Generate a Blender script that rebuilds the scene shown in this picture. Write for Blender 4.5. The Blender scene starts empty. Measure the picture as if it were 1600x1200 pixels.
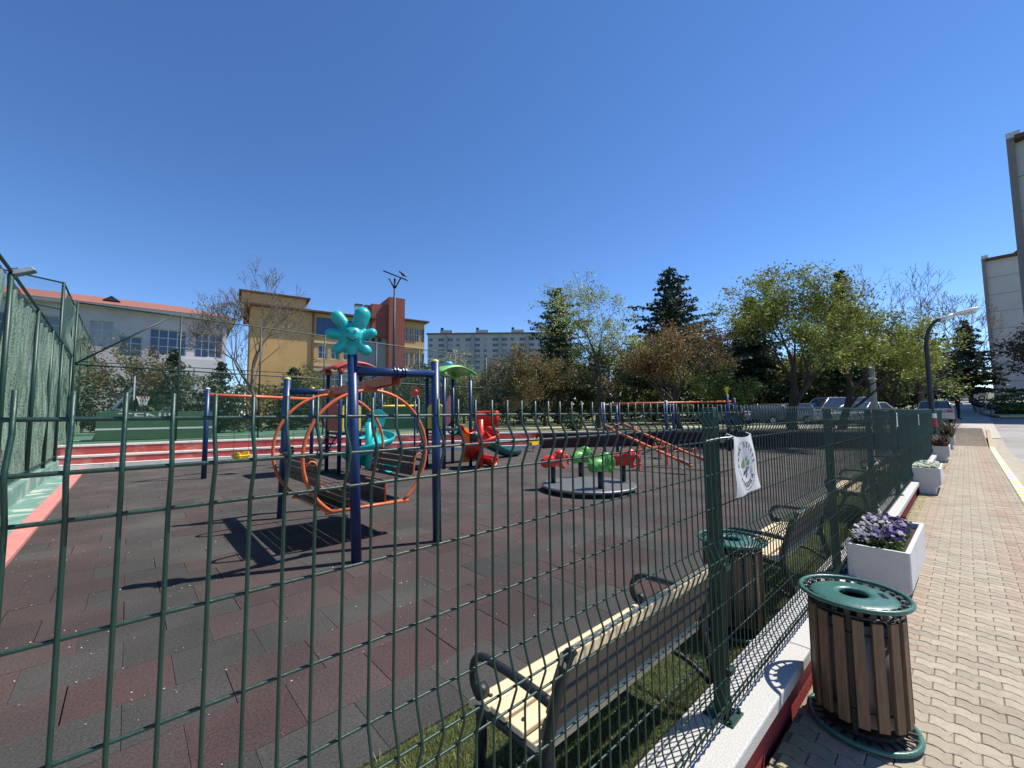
import bpy, bmesh, math, random
import numpy as np
from mathutils import Vector, Matrix
PI = math.pi
R = math.radians
random.seed(7)
rng = np.random.default_rng(7)
SC = bpy.context.scene
COL = SC.collection

# ---------------------------------------------------------------- camera (X runs along the street fence, Y into the playground)
F_PX, EYE, YAW, PITCH, ROLL = 650.0, 1.62, R(47.4), math.atan(48 / 650.0), 0.010
f = Vector((math.cos(YAW) * math.cos(PITCH), math.sin(YAW) * math.cos(PITCH), math.sin(PITCH)))
r0 = Vector((math.sin(YAW), -math.cos(YAW), 0)); u0 = r0.cross(f)
cr = r0 * math.cos(ROLL) - u0 * math.sin(ROLL)
cu = r0 * math.sin(ROLL) + u0 * math.cos(ROLL)
cd = bpy.data.cameras.new('camera'); cam = bpy.data.objects.new('camera', cd); COL.objects.link(cam)
M = Matrix.Identity(4)
for i in range(3):
    M[i][0] = cr[i]; M[i][1] = cu[i]; M[i][2] = -f[i]
M[0][3], M[1][3], M[2][3] = 0, 0, EYE
cam.matrix_world = M
cd.sensor_width = 36; cd.lens = 36 * F_PX / 1600; cd.clip_end = 3000; cd.clip_start = 0.02
SC.camera = cam
# ---------------------------------------------------------------- light
SUN_DIR = Vector((0.906, -0.427, 0)).normalized()
ELEV = R(57)
w = bpy.data.worlds.new('World'); SC.world = w; w.use_nodes = True
nt = w.node_tree; nt.nodes.clear()
sky = nt.nodes.new('ShaderNodeTexSky'); sky.sky_type = 'NISHITA'; sky.sun_disc = False
sky.sun_elevation = ELEV; sky.sun_rotation = math.atan2(SUN_DIR.x, SUN_DIR.y)
sky.air_density = 0.85; sky.dust_density = 0.0; sky.ozone_density = 2.6; sky.altitude = 1500
bg = nt.nodes.new('ShaderNodeBackground'); bg.inputs[1].default_value = 0.142
wo = nt.nodes.new('ShaderNodeOutputWorld')
hs = nt.nodes.new('ShaderNodeHueSaturation'); hs.inputs['Saturation'].default_value = 1.18; hs.inputs['Hue'].default_value = 0.5045
nt.links.new(sky.outputs[0], hs.inputs['Color']); nt.links.new(hs.outputs[0], bg.inputs[0]); nt.links.new(bg.outputs[0], wo.inputs[0])
sd = bpy.data.lights.new('sun', 'SUN'); sd.energy = 5.0; sd.angle = R(0.5); sd.color = (1.0, 0.955, 0.88)
so = bpy.data.objects.new('sun', sd); COL.objects.link(so)
so.rotation_euler = (-(SUN_DIR * math.cos(ELEV) + Vector((0, 0, math.sin(ELEV))))).to_track_quat('-Z', 'Y').to_euler()
SC.view_settings.view_transform = 'Standard'; SC.view_settings.look = 'None'
SC.view_settings.exposure = 0.47; SC.view_settings.gamma = 1
SC.cycles.max_bounces = 5; SC.cycles.diffuse_bounces = 2; SC.cycles.transparent_max_bounces = 24

# ---------------------------------------------------------------- materials
MATS = {}
def mat(name, col, rough=0.6, metal=0.0, ns=8.0, na=0.15, bump=0.0, bs=60.0, vcol=False, col2=None, c2scale=3.0,
        c2lo=0.5, c2hi=0.6, trans=0.0, spec=0.5, coat=0.0, stretch=None):
    """principled material: colour * noise mottling, optional second colour in patches, fine bump, per-face 'Col' tint"""
    if name in MATS: return MATS[name]
    m = bpy.data.materials.new(name); m.use_nodes = True; t = m.node_tree; t.nodes.clear(); N = t.nodes.new; L = t.links.new
    out = N('ShaderNodeOutputMaterial'); p = N('ShaderNodeBsdfPrincipled'); tc = N('ShaderNodeTexCoord')
    p.inputs['Roughness'].default_value = rough; p.inputs['Metallic'].default_value = metal
    p.inputs['Specular IOR Level'].default_value = spec; p.inputs['Coat Weight'].default_value = coat
    vec = tc.outputs['Object']
    if stretch:
        mp = N('ShaderNodeMapping'); mp.inputs['Scale'].default_value = stretch; L(vec, mp.inputs[0]); vec = mp.outputs[0]
    rgb = N('ShaderNodeRGB'); rgb.outputs[0].default_value = (*col, 1); c = rgb.outputs[0]
    if col2:
        n2 = N('ShaderNodeTexNoise'); n2.inputs['Scale'].default_value = c2scale; n2.inputs['Detail'].default_value = 6
        L(vec, n2.inputs['Vector'])
        mr = N('ShaderNodeMapRange'); mr.inputs[1].default_value = c2lo; mr.inputs[2].default_value = c2hi
        L(n2.outputs[0], mr.inputs[0])
        mx = N('ShaderNodeMix'); mx.data_type = 'RGBA'; L(mr.outputs[0], mx.inputs[0]); L(c, mx.inputs[6])
        mx.inputs[7].default_value = (*col2, 1); c = mx.outputs[2]
    if vcol:
        at = N('ShaderNodeAttribute'); at.attribute_name = 'Col'
        mv = N('ShaderNodeMix'); mv.data_type = 'RGBA'; mv.blend_type = 'MULTIPLY'; mv.inputs[0].default_value = 1
        L(c, mv.inputs[6]); L(at.outputs[0], mv.inputs[7]); c = mv.outputs[2]
    if na:
        n = N('ShaderNodeTexNoise'); n.inputs['Scale'].default_value = ns; n.inputs['Detail'].default_value = 8
        n.inputs['Roughness'].default_value = 0.65
        L(vec, n.inputs['Vector'])
        mr = N('ShaderNodeMapRange'); mr.inputs[1].default_value = 0.25; mr.inputs[2].default_value = 0.75
        mr.inputs[3].default_value = 1 - na; mr.inputs[4].default_value = 1 + na
        L(n.outputs[0], mr.inputs[0])
        vm = N('ShaderNodeVectorMath'); vm.operation = 'SCALE'; L(c, vm.inputs[0]); L(mr.outputs[0], vm.inputs['Scale'])
        c = vm.outputs[0]
    L(c, p.inputs['Base Color'])
    if bump:
        nb = N('ShaderNodeTexNoise'); nb.inputs['Scale'].default_value = bs; nb.inputs['Detail'].default_value = 6
        L(vec, nb.inputs['Vector'])
        b = N('ShaderNodeBump'); b.inputs['Strength'].default_value = bump; b.inputs['Distance'].default_value = 0.01
        L(nb.outputs[0], b.inputs['Height']); L(b.outputs[0], p.inputs['Normal'])
    sh = p.outputs[0]
    if trans:
        tr = N('ShaderNodeBsdfTranslucent'); L(c, tr.inputs[0])
        ms = N('ShaderNodeMixShader'); ms.inputs[0].default_value = trans; L(sh, ms.inputs[1]); L(tr.outputs[0], ms.inputs[2]); sh = ms.outputs[0]
    L(sh, out.inputs[0])
    MATS[name] = m
    return m

def mat_mesh(name, col, pitch=0.055, wid=0.06, netlike=False):
    """wire or net woven in UV metres, holes are really open"""
    m = bpy.data.materials.new(name); m.use_nodes = True; t = m.node_tree; t.nodes.clear(); N = t.nodes.new; L = t.links.new
    out = N('ShaderNodeOutputMaterial'); p = N('ShaderNodeBsdfPrincipled'); p.inputs['Roughness'].default_value = 0.6
    tr = N('ShaderNodeBsdfTransparent'); mx = N('ShaderNodeMixShader')
    uv = N('ShaderNodeUVMap'); uv.uv_map = 'UVMap'
    def mth(op, a, b=None, c=None):
        n = N('ShaderNodeMath'); n.operation = op
        for i, v in enumerate((a, b, c)):
            if v is None: continue
            if isinstance(v, (int, float)): n.inputs[i].default_value = v
            else: L(v, n.inputs[i])
        return n.outputs[0]
    if netlike:
        mp = N('ShaderNodeMapping'); mp.inputs['Scale'].default_value = (16, 1.1, 1); L(uv.outputs[0], mp.inputs[0])
        n = N('ShaderNodeTexNoise'); n.inputs['Scale'].default_value = 1.0; n.inputs['Detail'].default_value = 7; n.inputs['Roughness'].default_value = .6; n.inputs['Distortion'].default_value = 1.2
        L(mp.outputs[0], n.inputs['Vector'])
        n2 = N('ShaderNodeTexNoise'); n2.inputs['Scale'].default_value = 26; n2.inputs['Detail'].default_value = 4
        L(uv.outputs[0], n2.inputs['Vector'])
        s = mth('ADD', mth('MULTIPLY', n.outputs[0], 0.6), mth('MULTIPLY', n2.outputs[0], 0.4))
        mr = N('ShaderNodeMapRange'); mr.inputs[1].default_value = 0.42; mr.inputs[2].default_value = 0.54
        mr.inputs[3].default_value = 0.42; mr.inputs[4].default_value = 0.98
        L(s, mr.inputs[0]); fac = mr.outputs[0]
        cr_ = N('ShaderNodeValToRGB'); cr_.color_ramp.elements[0].position = .40; cr_.color_ramp.elements[0].color = (col[0] * .35, col[1] * .38, col[2] * .33, 1)
        cr_.color_ramp.elements[1].position = .62; cr_.color_ramp.elements[1].color = (*col, 1)
        L(s, cr_.inputs[0]); L(cr_.outputs[0], p.inputs[0])
    else:
        sp = N('ShaderNodeSeparateXYZ'); L(uv.outputs[0], sp.inputs[0])
        a = mth('MULTIPLY', mth('ADD', sp.outputs[0], sp.outputs[1]), 0.7071 / pitch)
        b = mth('MULTIPLY', mth('SUBTRACT', sp.outputs[0], sp.outputs[1]), 0.7071 / pitch)
        fa = mth('LESS_THAN', mth('ABSOLUTE', mth('SUBTRACT', mth('FRACT', a), 0.5)), wid)
        fb = mth('LESS_THAN', mth('ABSOLUTE', mth('SUBTRACT', mth('FRACT', b), 0.5)), wid)
        fac = mth('MAXIMUM', fa, fb); p.inputs[0].default_value = (*col, 1)
    L(fac, mx.inputs[0]); L(tr.outputs[0], mx.inputs[1]); L(p.outputs[0], mx.inputs[2]); L(mx.outputs[0], out.inputs[0])
    return m

GREEN = mat('green_coated_steel', (0.006, 0.036, 0.024), 0.45, ns=30, na=0.18, bump=.12, bs=90)
BLUE = mat('blue_paint', (0.008, 0.030, 0.105), 0.38, ns=14, na=0.22, bump=.1, bs=50)
ORANGE = mat('orange_paint', (0.62, 0.135, 0.045), 0.42, ns=12, na=0.2, bump=.1, bs=60)
TEAL = mat('teal_plastic', (0.01, 0.42, 0.40), 0.38, ns=6, na=0.16)
REDP = mat('red_plastic', (0.62, 0.035, 0.02), 0.35, ns=6, na=0.14)
DKGREENP = mat('dark_green_plastic', (0.005, 0.10, 0.10), 0.3, ns=6, na=0.15)
GRNP = mat('green_plastic', (0.09, 0.36, 0.05), 0.38, ns=6, na=0.14)
YELP = mat('yellow_plastic', (0.80, 0.56, 0.03), 0.4, ns=6, na=0.12)
ORAP = mat('orange_plastic', (0.85, 0.30, 0.03), 0.4, ns=6, na=0.12)
BLACK = mat('black_cast_iron', (0.012, 0.014, 0.015), 0.5, ns=30, na=0.3, bump=0.25, bs=80)
DARKM = mat('dark_steel', (0.02, 0.022, 0.024), 0.55, ns=20, na=0.25)
WHITE = mat('white_paint', (0.60, 0.585, 0.555), 0.7, ns=26, na=0.10, bump=.15, bs=40, col2=(0.50, 0.48, 0.44), c2scale=4, c2lo=.5, c2hi=.72)
WHITEM = mat('white_enamel', (0.75, 0.75, 0.74), 0.35, ns=10, na=0.06)
DWOOD = mat('stained_wood', (0.165, 0.098, 0.050), 0.55, ns=5, na=0.45, bump=.35, bs=26, stretch=(18, 18, 1.2))
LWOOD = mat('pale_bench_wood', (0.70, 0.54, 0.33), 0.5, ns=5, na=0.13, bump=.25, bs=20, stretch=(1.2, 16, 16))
BWOOD = mat('brown_plank', (0.075, 0.05, 0.04), 0.7, ns=5, na=0.35, bump=.3, bs=26, stretch=(1.5, 14, 14))
BARK = mat('bark', (0.065, 0.05, 0.038), 0.9, ns=6, na=0.35, bump=.8, bs=14, stretch=(4, 4, 1))
BARKG = mat('grey_bark', (0.15, 0.125, 0.10), 0.9, ns=6, na=0.3, bump=.6, bs=14)
GLASS = mat('window_glass', (0.03, 0.05, 0.08), 0.08, ns=.4, na=0.4, spec=0.8)
def vary_glass(m):
    t = m.node_tree; N = t.nodes.new; p = next(n for n in t.nodes if n.type == 'BSDF_PRINCIPLED'); src = p.inputs['Base Color'].links[0].from_socket
    oi = N('ShaderNodeObjectInfo'); mr = N('ShaderNodeMapRange'); mr.inputs[1].default_value = .62; mr.inputs[2].default_value = .95; t.links.new(oi.outputs['Random'], mr.inputs[0])
    mx = N('ShaderNodeMix'); mx.data_type = 'RGBA'; t.links.new(mr.outputs[0], mx.inputs[0]); t.links.new(src, mx.inputs[6]); mx.inputs[7].default_value = (.32, .32, .31, 1)
    t.links.new(mx.outputs[2], p.inputs['Base Color'])
vary_glass(GLASS)   # some panes have pale curtains behind them
GLASSB = mat('blue_glass', (0.015, 0.04, 0.13), 0.1, ns=.5, na=0.5, spec=0.8)
LEAFM = lambda n, c, tr=.25: mat('leaves_' + n, c, 0.6, ns=.6, na=0.25, vcol=True, trans=tr, spec=.25)

# ---------------------------------------------------------------- mesh helpers
class MB:
    def __init__(s): s.v = []; s.f = []; s.c = []; s.uv = None
    def add(s, vs, fs, col=None):
        b = len(s.v); s.v.extend([tuple(v) for v in vs]); s.f.extend([tuple(i + b for i in q) for q in fs])
        if col is not None: s.c.extend([col] * len(fs))
    def box(s, cx, cy, cz, sx, sy, sz, M=None, col=None):
        vs = [Vector((cx + a * sx / 2, cy + b * sy / 2, cz + c * sz / 2)) for a in (-1, 1) for b in (-1, 1) for c in (-1, 1)]
        if M is not None: vs = [M @ v for v in vs]
        s.add(vs, [(0, 1, 3, 2), (4, 6, 7, 5), (0, 4, 5, 1), (2, 3, 7, 6), (0, 2, 6, 4), (1, 5, 7, 3)], col); return s
    def bb(s, x0, x1, y0, y1, z0, z1, col=None):
        return s.box((x0 + x1) / 2, (y0 + y1) / 2, (z0 + z1) / 2, x1 - x0, y1 - y0, z1 - z0, None, col)
    def tube(s, pts, r, n=10, closed=False, cap=True, col=None):
        P_ = [Vector(p) for p in pts]; k = len(P_); rr = r if hasattr(r, '__len__') else [r] * k
        ref = None; rings = []
        for i, p in enumerate(P_):
            if closed: t = P_[(i + 1) % k] - P_[i - 1]
            else: t = P_[min(i + 1, k - 1)] - P_[max(i - 1, 0)]
            t.normalize()
            if ref is None:
                ref = Vector((0, 0, 1)) if abs(t.z) < .9 else Vector((1, 0, 0))
            ref = (ref - t * ref.dot(t))
            if ref.length < 1e-6: ref = t.orthogonal()
            ref.normalize(); b = t.cross(ref)
            rings.append([p + (ref * math.cos(2 * PI * j / n) + b * math.sin(2 * PI * j / n)) * rr[i] for j in range(n)])
        vs = [v for g in rings for v in g]; fs = []
        for i in range(k if closed else k - 1):
            a, b_ = i * n, ((i + 1) % k) * n
            for j in range(n):
                fs.append((a + j, a + (j + 1) % n, b_ + (j + 1) % n, b_ + j))
        if cap and not closed:
            fs.append(tuple(range(n - 1, -1, -1))); fs.append(tuple((k - 1) * n + j for j in range(n)))
        s.add(vs, fs, col); return s
    def lathe(s, prof, n=24, cx=0, cy=0, cz=0, M=None, col=None):
        vs = []; fs = []; k = len(prof)
        for (r, z) in prof:
            for j in range(n): vs.append(Vector((cx + r * math.cos(2 * PI * j / n), cy + r * math.sin(2 * PI * j / n), cz + z)))
        for i in range(k - 1):
            for j in range(n): fs.append((i * n + j, i * n + (j + 1) % n, (i + 1) * n + (j + 1) % n, (i + 1) * n + j))
        if M is not None: vs = [M @ v for v in vs]
        s.add(vs, fs, col); return s
    def prism(s, poly, z0, z1, axis='z', M=None, col=None):
        n = len(poly)
        def P3(p, z):
            v = {'z': (p[0], p[1], z), 'x': (z, p[0], p[1]), 'y': (p[0], z, p[1])}[axis]
            v = Vector(v); return M @ v if M is not None else v
        vs = [P3(p, z0) for p in poly] + [P3(p, z1) for p in poly]
        fs = [tuple(range(n - 1, -1, -1)), tuple(range(n, 2 * n))] + [(i, (i + 1) % n, n + (i + 1) % n, n + i) for i in range(n)]
        s.add(vs, fs, col); return s
    def sweep(s, path, prof, closed_prof=True, ups=None, scale=None):
        P_ = [Vector(p) for p in path]; k = len(P_); n = len(prof); vs = []; fs = []
        for i, p in enumerate(P_):
            t = (P_[min(i + 1, k - 1)] - P_[max(i - 1, 0)]).normalized()
            up = Vector((0, 0, 1)) if ups is None else Vector(ups[i])
            side = t.cross(up).normalized(); up2 = side.cross(t)
            sc = 1 if scale is None else scale[i]
            for (a, b) in prof: vs.append(p + side * a * sc + up2 * b * sc)
        m = n if closed_prof else n - 1
        for i in range(k - 1):
            for j in range(m): fs.append((i * n + j, i * n + (j + 1) % n, (i + 1) * n + (j + 1) % n, (i + 1) * n + j))
        if closed_prof: fs.append(tuple(range(n - 1, -1, -1))); fs.append(tuple((k - 1) * n + j for j in range(n)))
        s.add(vs, fs); return s
    def ell(s, c, r, M=None, n=14, col=None):
        vs = []; fs = []; m = n // 2
        for i in range(m + 1):
            a = PI * i / m
            for j in range(n):
                b = 2 * PI * j / n
                v = Vector((r[0] * math.sin(a) * math.cos(b), r[1] * math.sin(a) * math.sin(b), r[2] * math.cos(a)))
                if M is not None: v = M @ v
                vs.append(v + Vector(c))
        for i in range(m):
            for j in range(n): fs.append((i * n + j, (i + 1) * n + j, (i + 1) * n + (j + 1) % n, i * n + (j + 1) % n))
        s.add(vs, fs, col); return s
    def build(s, name, m, parent=None, smooth=False, bevel=0.0, remesh=0.0, subd=0, uvs=None):
        me = bpy.data.meshes.new(name); me.from_pydata([tuple(v) for v in s.v], [], s.f)
        if s.c and len(s.c) == len(s.f):
            ca = me.color_attributes.new('Col', 'FLOAT_COLOR', 'CORNER')
            cnt = np.array([len(q) for q in s.f]); arr = np.repeat(np.array([(*c, 1.0) for c in s.c], dtype=np.float32), cnt, axis=0)
            ca.data.foreach_set('color', arr.ravel())
        if uvs is not None:
            ul = me.uv_layers.new(name='UVMap')
            idx = np.zeros(len(me.loops), dtype=np.int32); me.loops.foreach_get('vertex_index', idx)
            ul.data.foreach_set('uv', np.array(uvs, dtype=np.float32)[idx].ravel())
        me.validate(); me.update()
        if m: me.materials.append(m)
        if smooth:
            me.polygons.foreach_set('use_smooth', [True] * len(me.polygons))
        o = bpy.data.objects.new(name, me); COL.objects.link(o)
        if parent: o.parent = parent
        if remesh:
            r = o.modifiers.new('r', 'REMESH'); r.mode = 'VOXEL'; r.voxel_size = remesh; r.use_smooth_shade = True
            q = o.modifiers.new('s', 'SMOOTH'); q.factor = .6; q.iterations = 6
        if bevel:
            b = o.modifiers.new('b', 'BEVEL'); b.width = bevel; b.segments = 2; b.limit_method = 'ANGLE'; b.angle_limit = R(40)
        if subd:
            q = o.modifiers.new('sd', 'SUBSURF'); q.levels = subd; q.render_levels = subd
        return o

def fast_quads(name, V, m, parent=None, cols=None, nv=4):
    """V: (N, nv, 3) array -> one mesh of N separate faces"""
    n = len(V); me = bpy.data.meshes.new(name)
    me.vertices.add(n * nv); me.vertices.foreach_set('co', V.reshape(-1).astype(np.float32))
    me.loops.add(n * nv); me.loops.foreach_set('vertex_index', np.arange(n * nv, dtype=np.int32))
    me.polygons.add(n); me.polygons.foreach_set('loop_start', np.arange(0, n * nv, nv, dtype=np.int32))
    me.polygons.foreach_set('loop_total', np.full(n, nv, dtype=np.int32))
    if cols is not None:
        ca = me.color_attributes.new('Col', 'FLOAT_COLOR', 'CORNER')
        c4 = np.ones((n, 4), dtype=np.float32); c4[:, :3] = cols
        ca.data.foreach_set('color', np.repeat(c4, nv, axis=0).ravel())
    me.materials.append(m); me.update(calc_edges=True)
    o = bpy.data.objects.new(name, me); COL.objects.link(o)
    if parent: o.parent = parent
    return o

def tag(o, label=None, cat=None, group=None, kind=None):
    if label: o['label'] = label
    if cat: o['category'] = cat
    if group: o['group'] = group
    if kind: o['kind'] = kind
    return o
def thing(name, label, cat, loc=(0, 0, 0), rz=0.0, group=None):
    o = bpy.data.objects.new(name, None); COL.objects.link(o); o.location = loc; o.rotation_euler = (0, 0, rz)
    o.empty_display_size = .1
    return tag(o, label, cat, group)
def dup(root, loc, rz=None, label=None, group=None):
    r = root.copy(); COL.objects.link(r); r.location = loc
    if rz is not None: r.rotation_euler = (0, 0, rz)
    if label: r['label'] = label
    if group: r['group'] = group
    for ch in list(root.children):
        c = ch.copy(); COL.objects.link(c); c.parent = r
        for g in ch.children:
            d = g.copy(); COL.objects.link(d); d.parent = c
    return r
def leaf_cards(C, size, jitter=.4, flat=0.0):
    """random oriented rhombic leaves at centres C (N,3)"""
    n = len(C); a = rng.normal(size=(n, 3)); a[:, 2] *= (1 - flat); a /= np.linalg.norm(a, axis=1)[:, None]
    b = rng.normal(size=(n, 3)); b -= a * (a * b).sum(1)[:, None]; b /= np.linalg.norm(b, axis=1)[:, None]
    s = size * (1 + jitter * rng.uniform(-1, 1, n))[:, None]
    return np.stack([C - a * s, C - b * s * .55, C + a * s, C + b * s * .55], axis=1)
def tints(n, lo=.55, hi=1.5, hue=.12):
    g = rng.uniform(lo, hi, n)[:, None]; h = rng.uniform(-hue, hue, (n, 3)); return np.clip(g * (1 + h), 0, 3)
def slope(x):
    return 0.0 if x < 28 else (.068 * (x - 28) if x < 60 else 2.176 + .028 * (x - 60))
def bez(p0, p1, p2, n=8):
    p0, p1, p2 = map(Vector, (p0, p1, p2)); return [p0 * (1 - t) ** 2 + p1 * 2 * t * (1 - t) + p2 * t * t for t in [i / n for i in range(n + 1)]]

# ================================================================ SETTING
def sheet(name, xs, ys, zf, m, kind='structure'):
    b = MB(); nx, ny = len(xs), len(ys)
    b.v = [(x, y, zf(x, y)) for y in ys for x in xs]
    b.f = [(j * nx + i, j * nx + i + 1, (j + 1) * nx + i + 1, (j + 1) * nx + i) for j in range(ny - 1) for i in range(nx - 1)]
    o = b.build(name, m, smooth=True); o['kind'] = kind; return o
soil = mat('dry_ground', (0.13, 0.115, 0.07), .95, ns=.6, na=.35, col2=(.07, .10, .03), c2scale=.25, c2lo=.42, c2hi=.58, bump=.5, bs=8)
xs = list(np.linspace(-1500, -100, 8)) + list(np.arange(-60, 121, 4.0)) + [200, 400, 800, 1500]
ys = [-1500, -400, -120] + list(np.arange(-60, 81, 10.0)) + [120, 250, 600, 1500]
sheet('ground', xs, ys, lambda x, y: -.3 + slope(x) + (0 if x < 120 else 0), soil)
# road, gently rising beyond the end of the pavement
asph = mat('asphalt', (0.30, 0.285, 0.265), .9, ns=1.3, na=.16, bump=.5, bs=120, col2=(.24, .225, .205), c2scale=.35, c2lo=.45, c2hi=.6)
sheet('road', list(np.arange(-12, 112, 2.0)), [-13, -8, -4, -2, -1.12], lambda x, y: -.10 + slope(x), asph)
conc = mat('pale_paving', (0.42, 0.385, 0.335), .9, ns=3, na=.15, bump=.3, bs=60)
sheet('junction_paving', list(np.arange(32, 112, 2.0)), [-1.12, 0, 2, 4, 7], lambda x, y: -.07 + slope(x), conc)
# sandy strip between the painted kerb and the road
sand = mat('sandy_strip', (0.36, 0.31, 0.24), .95, ns=6, na=.3, bump=.6, bs=50)
sheet('road_edge', list(np.arange(-6, 36, 2.0)), [-1.13, -.72], lambda x, y: -.085 + slope(x) - (.012 if y < -1 else 0), sand)

# pavement: interlocking wavy pavers, each its own slab
def pavement():
    A, PW, PH = .011, .185, .096
    V = []; C = []
    def wave(y): return A * math.sin(2 * PI * y / (PW / 2)) + .004 * math.sin(4 * PI * y / (PW / 2) + .7)
    rows = int(37.5 / PH)
    b = MB()
    for k in range(rows):
        x0 = -1.0 + k * PH; near = x0 < 12; g = .0022 if x0 < 12 else .003
        off = (k % 2) * PW / 2; ncol = 8
        seg = 8 if x0 < 9 else (4 if x0 < 16 else 2)
        for j in range(-1, ncol):
            y0 = -.60 + j * PW + off; y1 = y0 + PW
            y0c, y1c = max(y0, -.56) + g, min(y1, .715) - g
            if y1c - y0c < .02: continue
            ysn = [y0c + (y1c - y0c) * i / seg for i in range(seg + 1)]
            poly = [(x0 + wave(y) + g, y) for y in ysn] + [(x0 + PH + wave(y) - g, y) for y in reversed(ysn)]
            mid = (y0 + y1) / 2; u = random.random()
            if (.40 < mid < .56 or -.42 < mid < -.22) and u < .75:
                col = (.98 + .08 * u, .82 + .06 * u, .75 + .06 * u)
            elif mid >= .56: col = (.95, .86 + .1 * u, .62 + .1 * u)
            else: q_ = random.random(); col = (.97 + .07 * u, .93 + .07 * u - .03 * q_, .88 + .07 * u - .03 * q_)
            d = random.uniform(.86, 1.08); col = tuple(c * d for c in col)
            z = slope(x0) + random.uniform(-.0012, .0012); tz = random.uniform(-.0015, .0015)
            n = len(poly); cx, cy = x0 + PH / 2, (y0c + y1c) / 2
            top = [(x, y, z + tz * (y - cy) / PW) for x, y in poly]
            if near:
                inn = [(cx + (x - cx) * .93, cy + (y - cy) * .965, z + tz * (y - cy) / PW) for x, y in poly]
                mid_ = [(x, y, z - .003) for x, y in poly]
                low = [(x, y, z - .012) for x, y in poly]
                fs = [tuple(range(n))[::-1]] + [(i, (i + 1) % n, n + (i + 1) % n, n + i) for i in range(n)] + [(n + i, n + (i + 1) % n, 2 * n + (i + 1) % n, 2 * n + i) for i in range(n)]
                b.add(inn + mid_ + low, fs, col)
            else:
                low = [(x, y, z - .008) for x, y in poly]
                b.add(top + low, [tuple(range(n))[::-1]] + [(i, (i + 1) % n, n + (i + 1) % n, n + i) for i in range(n)], col)
    m = mat('paver', (0.355, 0.318, 0.25), .9, ns=22, na=.17, bump=.5, bs=160, vcol=True, col2=(.31, .27, .21), c2scale=1.6, c2lo=.5, c2hi=.7)
    o = b.build('pavement', m); o['kind'] = 'structure'
    j = sheet('pavement_joint_sand', list(np.arange(-2, 37, 1.0)), [-.58, .72], lambda x, y: slope(x) - .008, mat('joint_sand', (.20, .165, .12), .95, ns=20, na=.4))
pavement()
# painted kerb, yellow and white blocks
b = MB(); x = -3.0; i = 0
while x < 36:
    L_ = .25; y0 = -.575 - max(0, (x - 26)) * .012
    c = (.78, .75, .66) if i % 2 else (.72, .50, .16)
    c = tuple(q * random.uniform(.85, 1.05) for q in c)
    b.bb(x + .003, x + L_ - .003, y0 - .145, y0 - .003, slope(x) - .14, slope(x) + .004 + random.uniform(-.002, .002), c); x += L_; i += 1
o = b.build('painted_kerb', mat('kerb_paint', (1, 1, 1), .8, ns=9, na=.22, vcol=True, bump=.4, bs=70), bevel=.008); o['kind'] = 'structure'

# playground floor: rubber tiles, each slightly off level
def arc_y(x):  # inside edge of the bleacher arc
    pts = [(-6, 19.8), (-1.2, 19.23), (3.6, 18.63), (8.5, 17.3), (12.3, 15.3), (15.5, 13.2), (18.6, 11.2), (21.2, 8.0), (23, 5.0), (24, 1.0)]
    for (a, b_), (c, d) in zip(pts, pts[1:]):
        if a <= x <= c: return b_ + (d - b_) * (x - a) / (c - a)
    return 1.0
def tiles():
    b = MB(); TX, TY = .485, .45; rr = random.Random(3)
    y = 2.0; k = 0
    while y < 19.4:
        off = (k % 2) * TX / 2; x = -.93 - TX + off
        while x < 24:
            x0, x1 = max(x, -.93), x + TX
            if x1 - x0 > .05 and arc_y(min(max((x0 + x1) / 2, -5.9), 23.9)) > y:
                xc, yc = (x0 + x1) / 2, y + TY / 2
                grey = rr.random() < (.07 if math.hypot(xc, yc) < 6 else .28)
                if (y < 2.3) or (abs(xc - .28) < .25 and yc > 3.0 and yc < 17) or (abs(y - 3.35) < .15 and xc > .2 and rr.random() < .7): grey = True
                if y > 6 and 1 < xc < 3 and rr.random() < .3: grey = True
                g = rr.uniform(.88, 1.1)
                f_ = min(1, max(0, (math.hypot(xc, yc) - 5) / 9))      # far tiles blend to a paler, greyer tone
                if grey: col = (.060 * g, .057 * g, .054 * g)
                else: col = (.069 * g, .051 * g, .049 * g)
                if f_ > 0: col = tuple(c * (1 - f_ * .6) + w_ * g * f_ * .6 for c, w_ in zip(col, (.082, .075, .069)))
                if rr.random() < .08 and yc < 5 and xc < 4: col = (.074 * g, .050 * g, .048 * g)
                g1 = rr.uniform(.0004, .0018); 
                if rr.random() < .24: g1 = rr.uniform(.003, .006)
                g2 = rr.uniform(.0003, .0012)
                z = [rr.uniform(-.0018, .0018) for _ in range(4)]
                vs = [(x0 + g1, y + g2, z[0]), (x1 - g1, y + g2, z[1]), (x1 - g1, y + TY - g2, z[2]), (x0 + g1, y + TY - g2, z[3])]
                vs += [(a, c, -.018) for a, c, _ in vs]
                b.add(vs, [(0, 1, 2, 3), (0, 4, 5, 1), (1, 5, 6, 2), (2, 6, 7, 3), (3, 7, 4, 0)], col)
            x += TX
        y += TY; k += 1
    o = b.build('playground_floor', mat('rubber_tile', (1, 1, 1), .95, ns=70, na=.55, bump=.8, bs=240, vcol=True, col2=(1.5, 1.45, 1.4), c2scale=.9, c2lo=.42, c2hi=.78, spec=.12)); o['kind'] = 'structure'
    sheet('tile_bed', [-2, 25], [1.9, 20], lambda x, y: -.03, mat('tile_bed', (.012, .012, .012), .95))
tiles()
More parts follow.
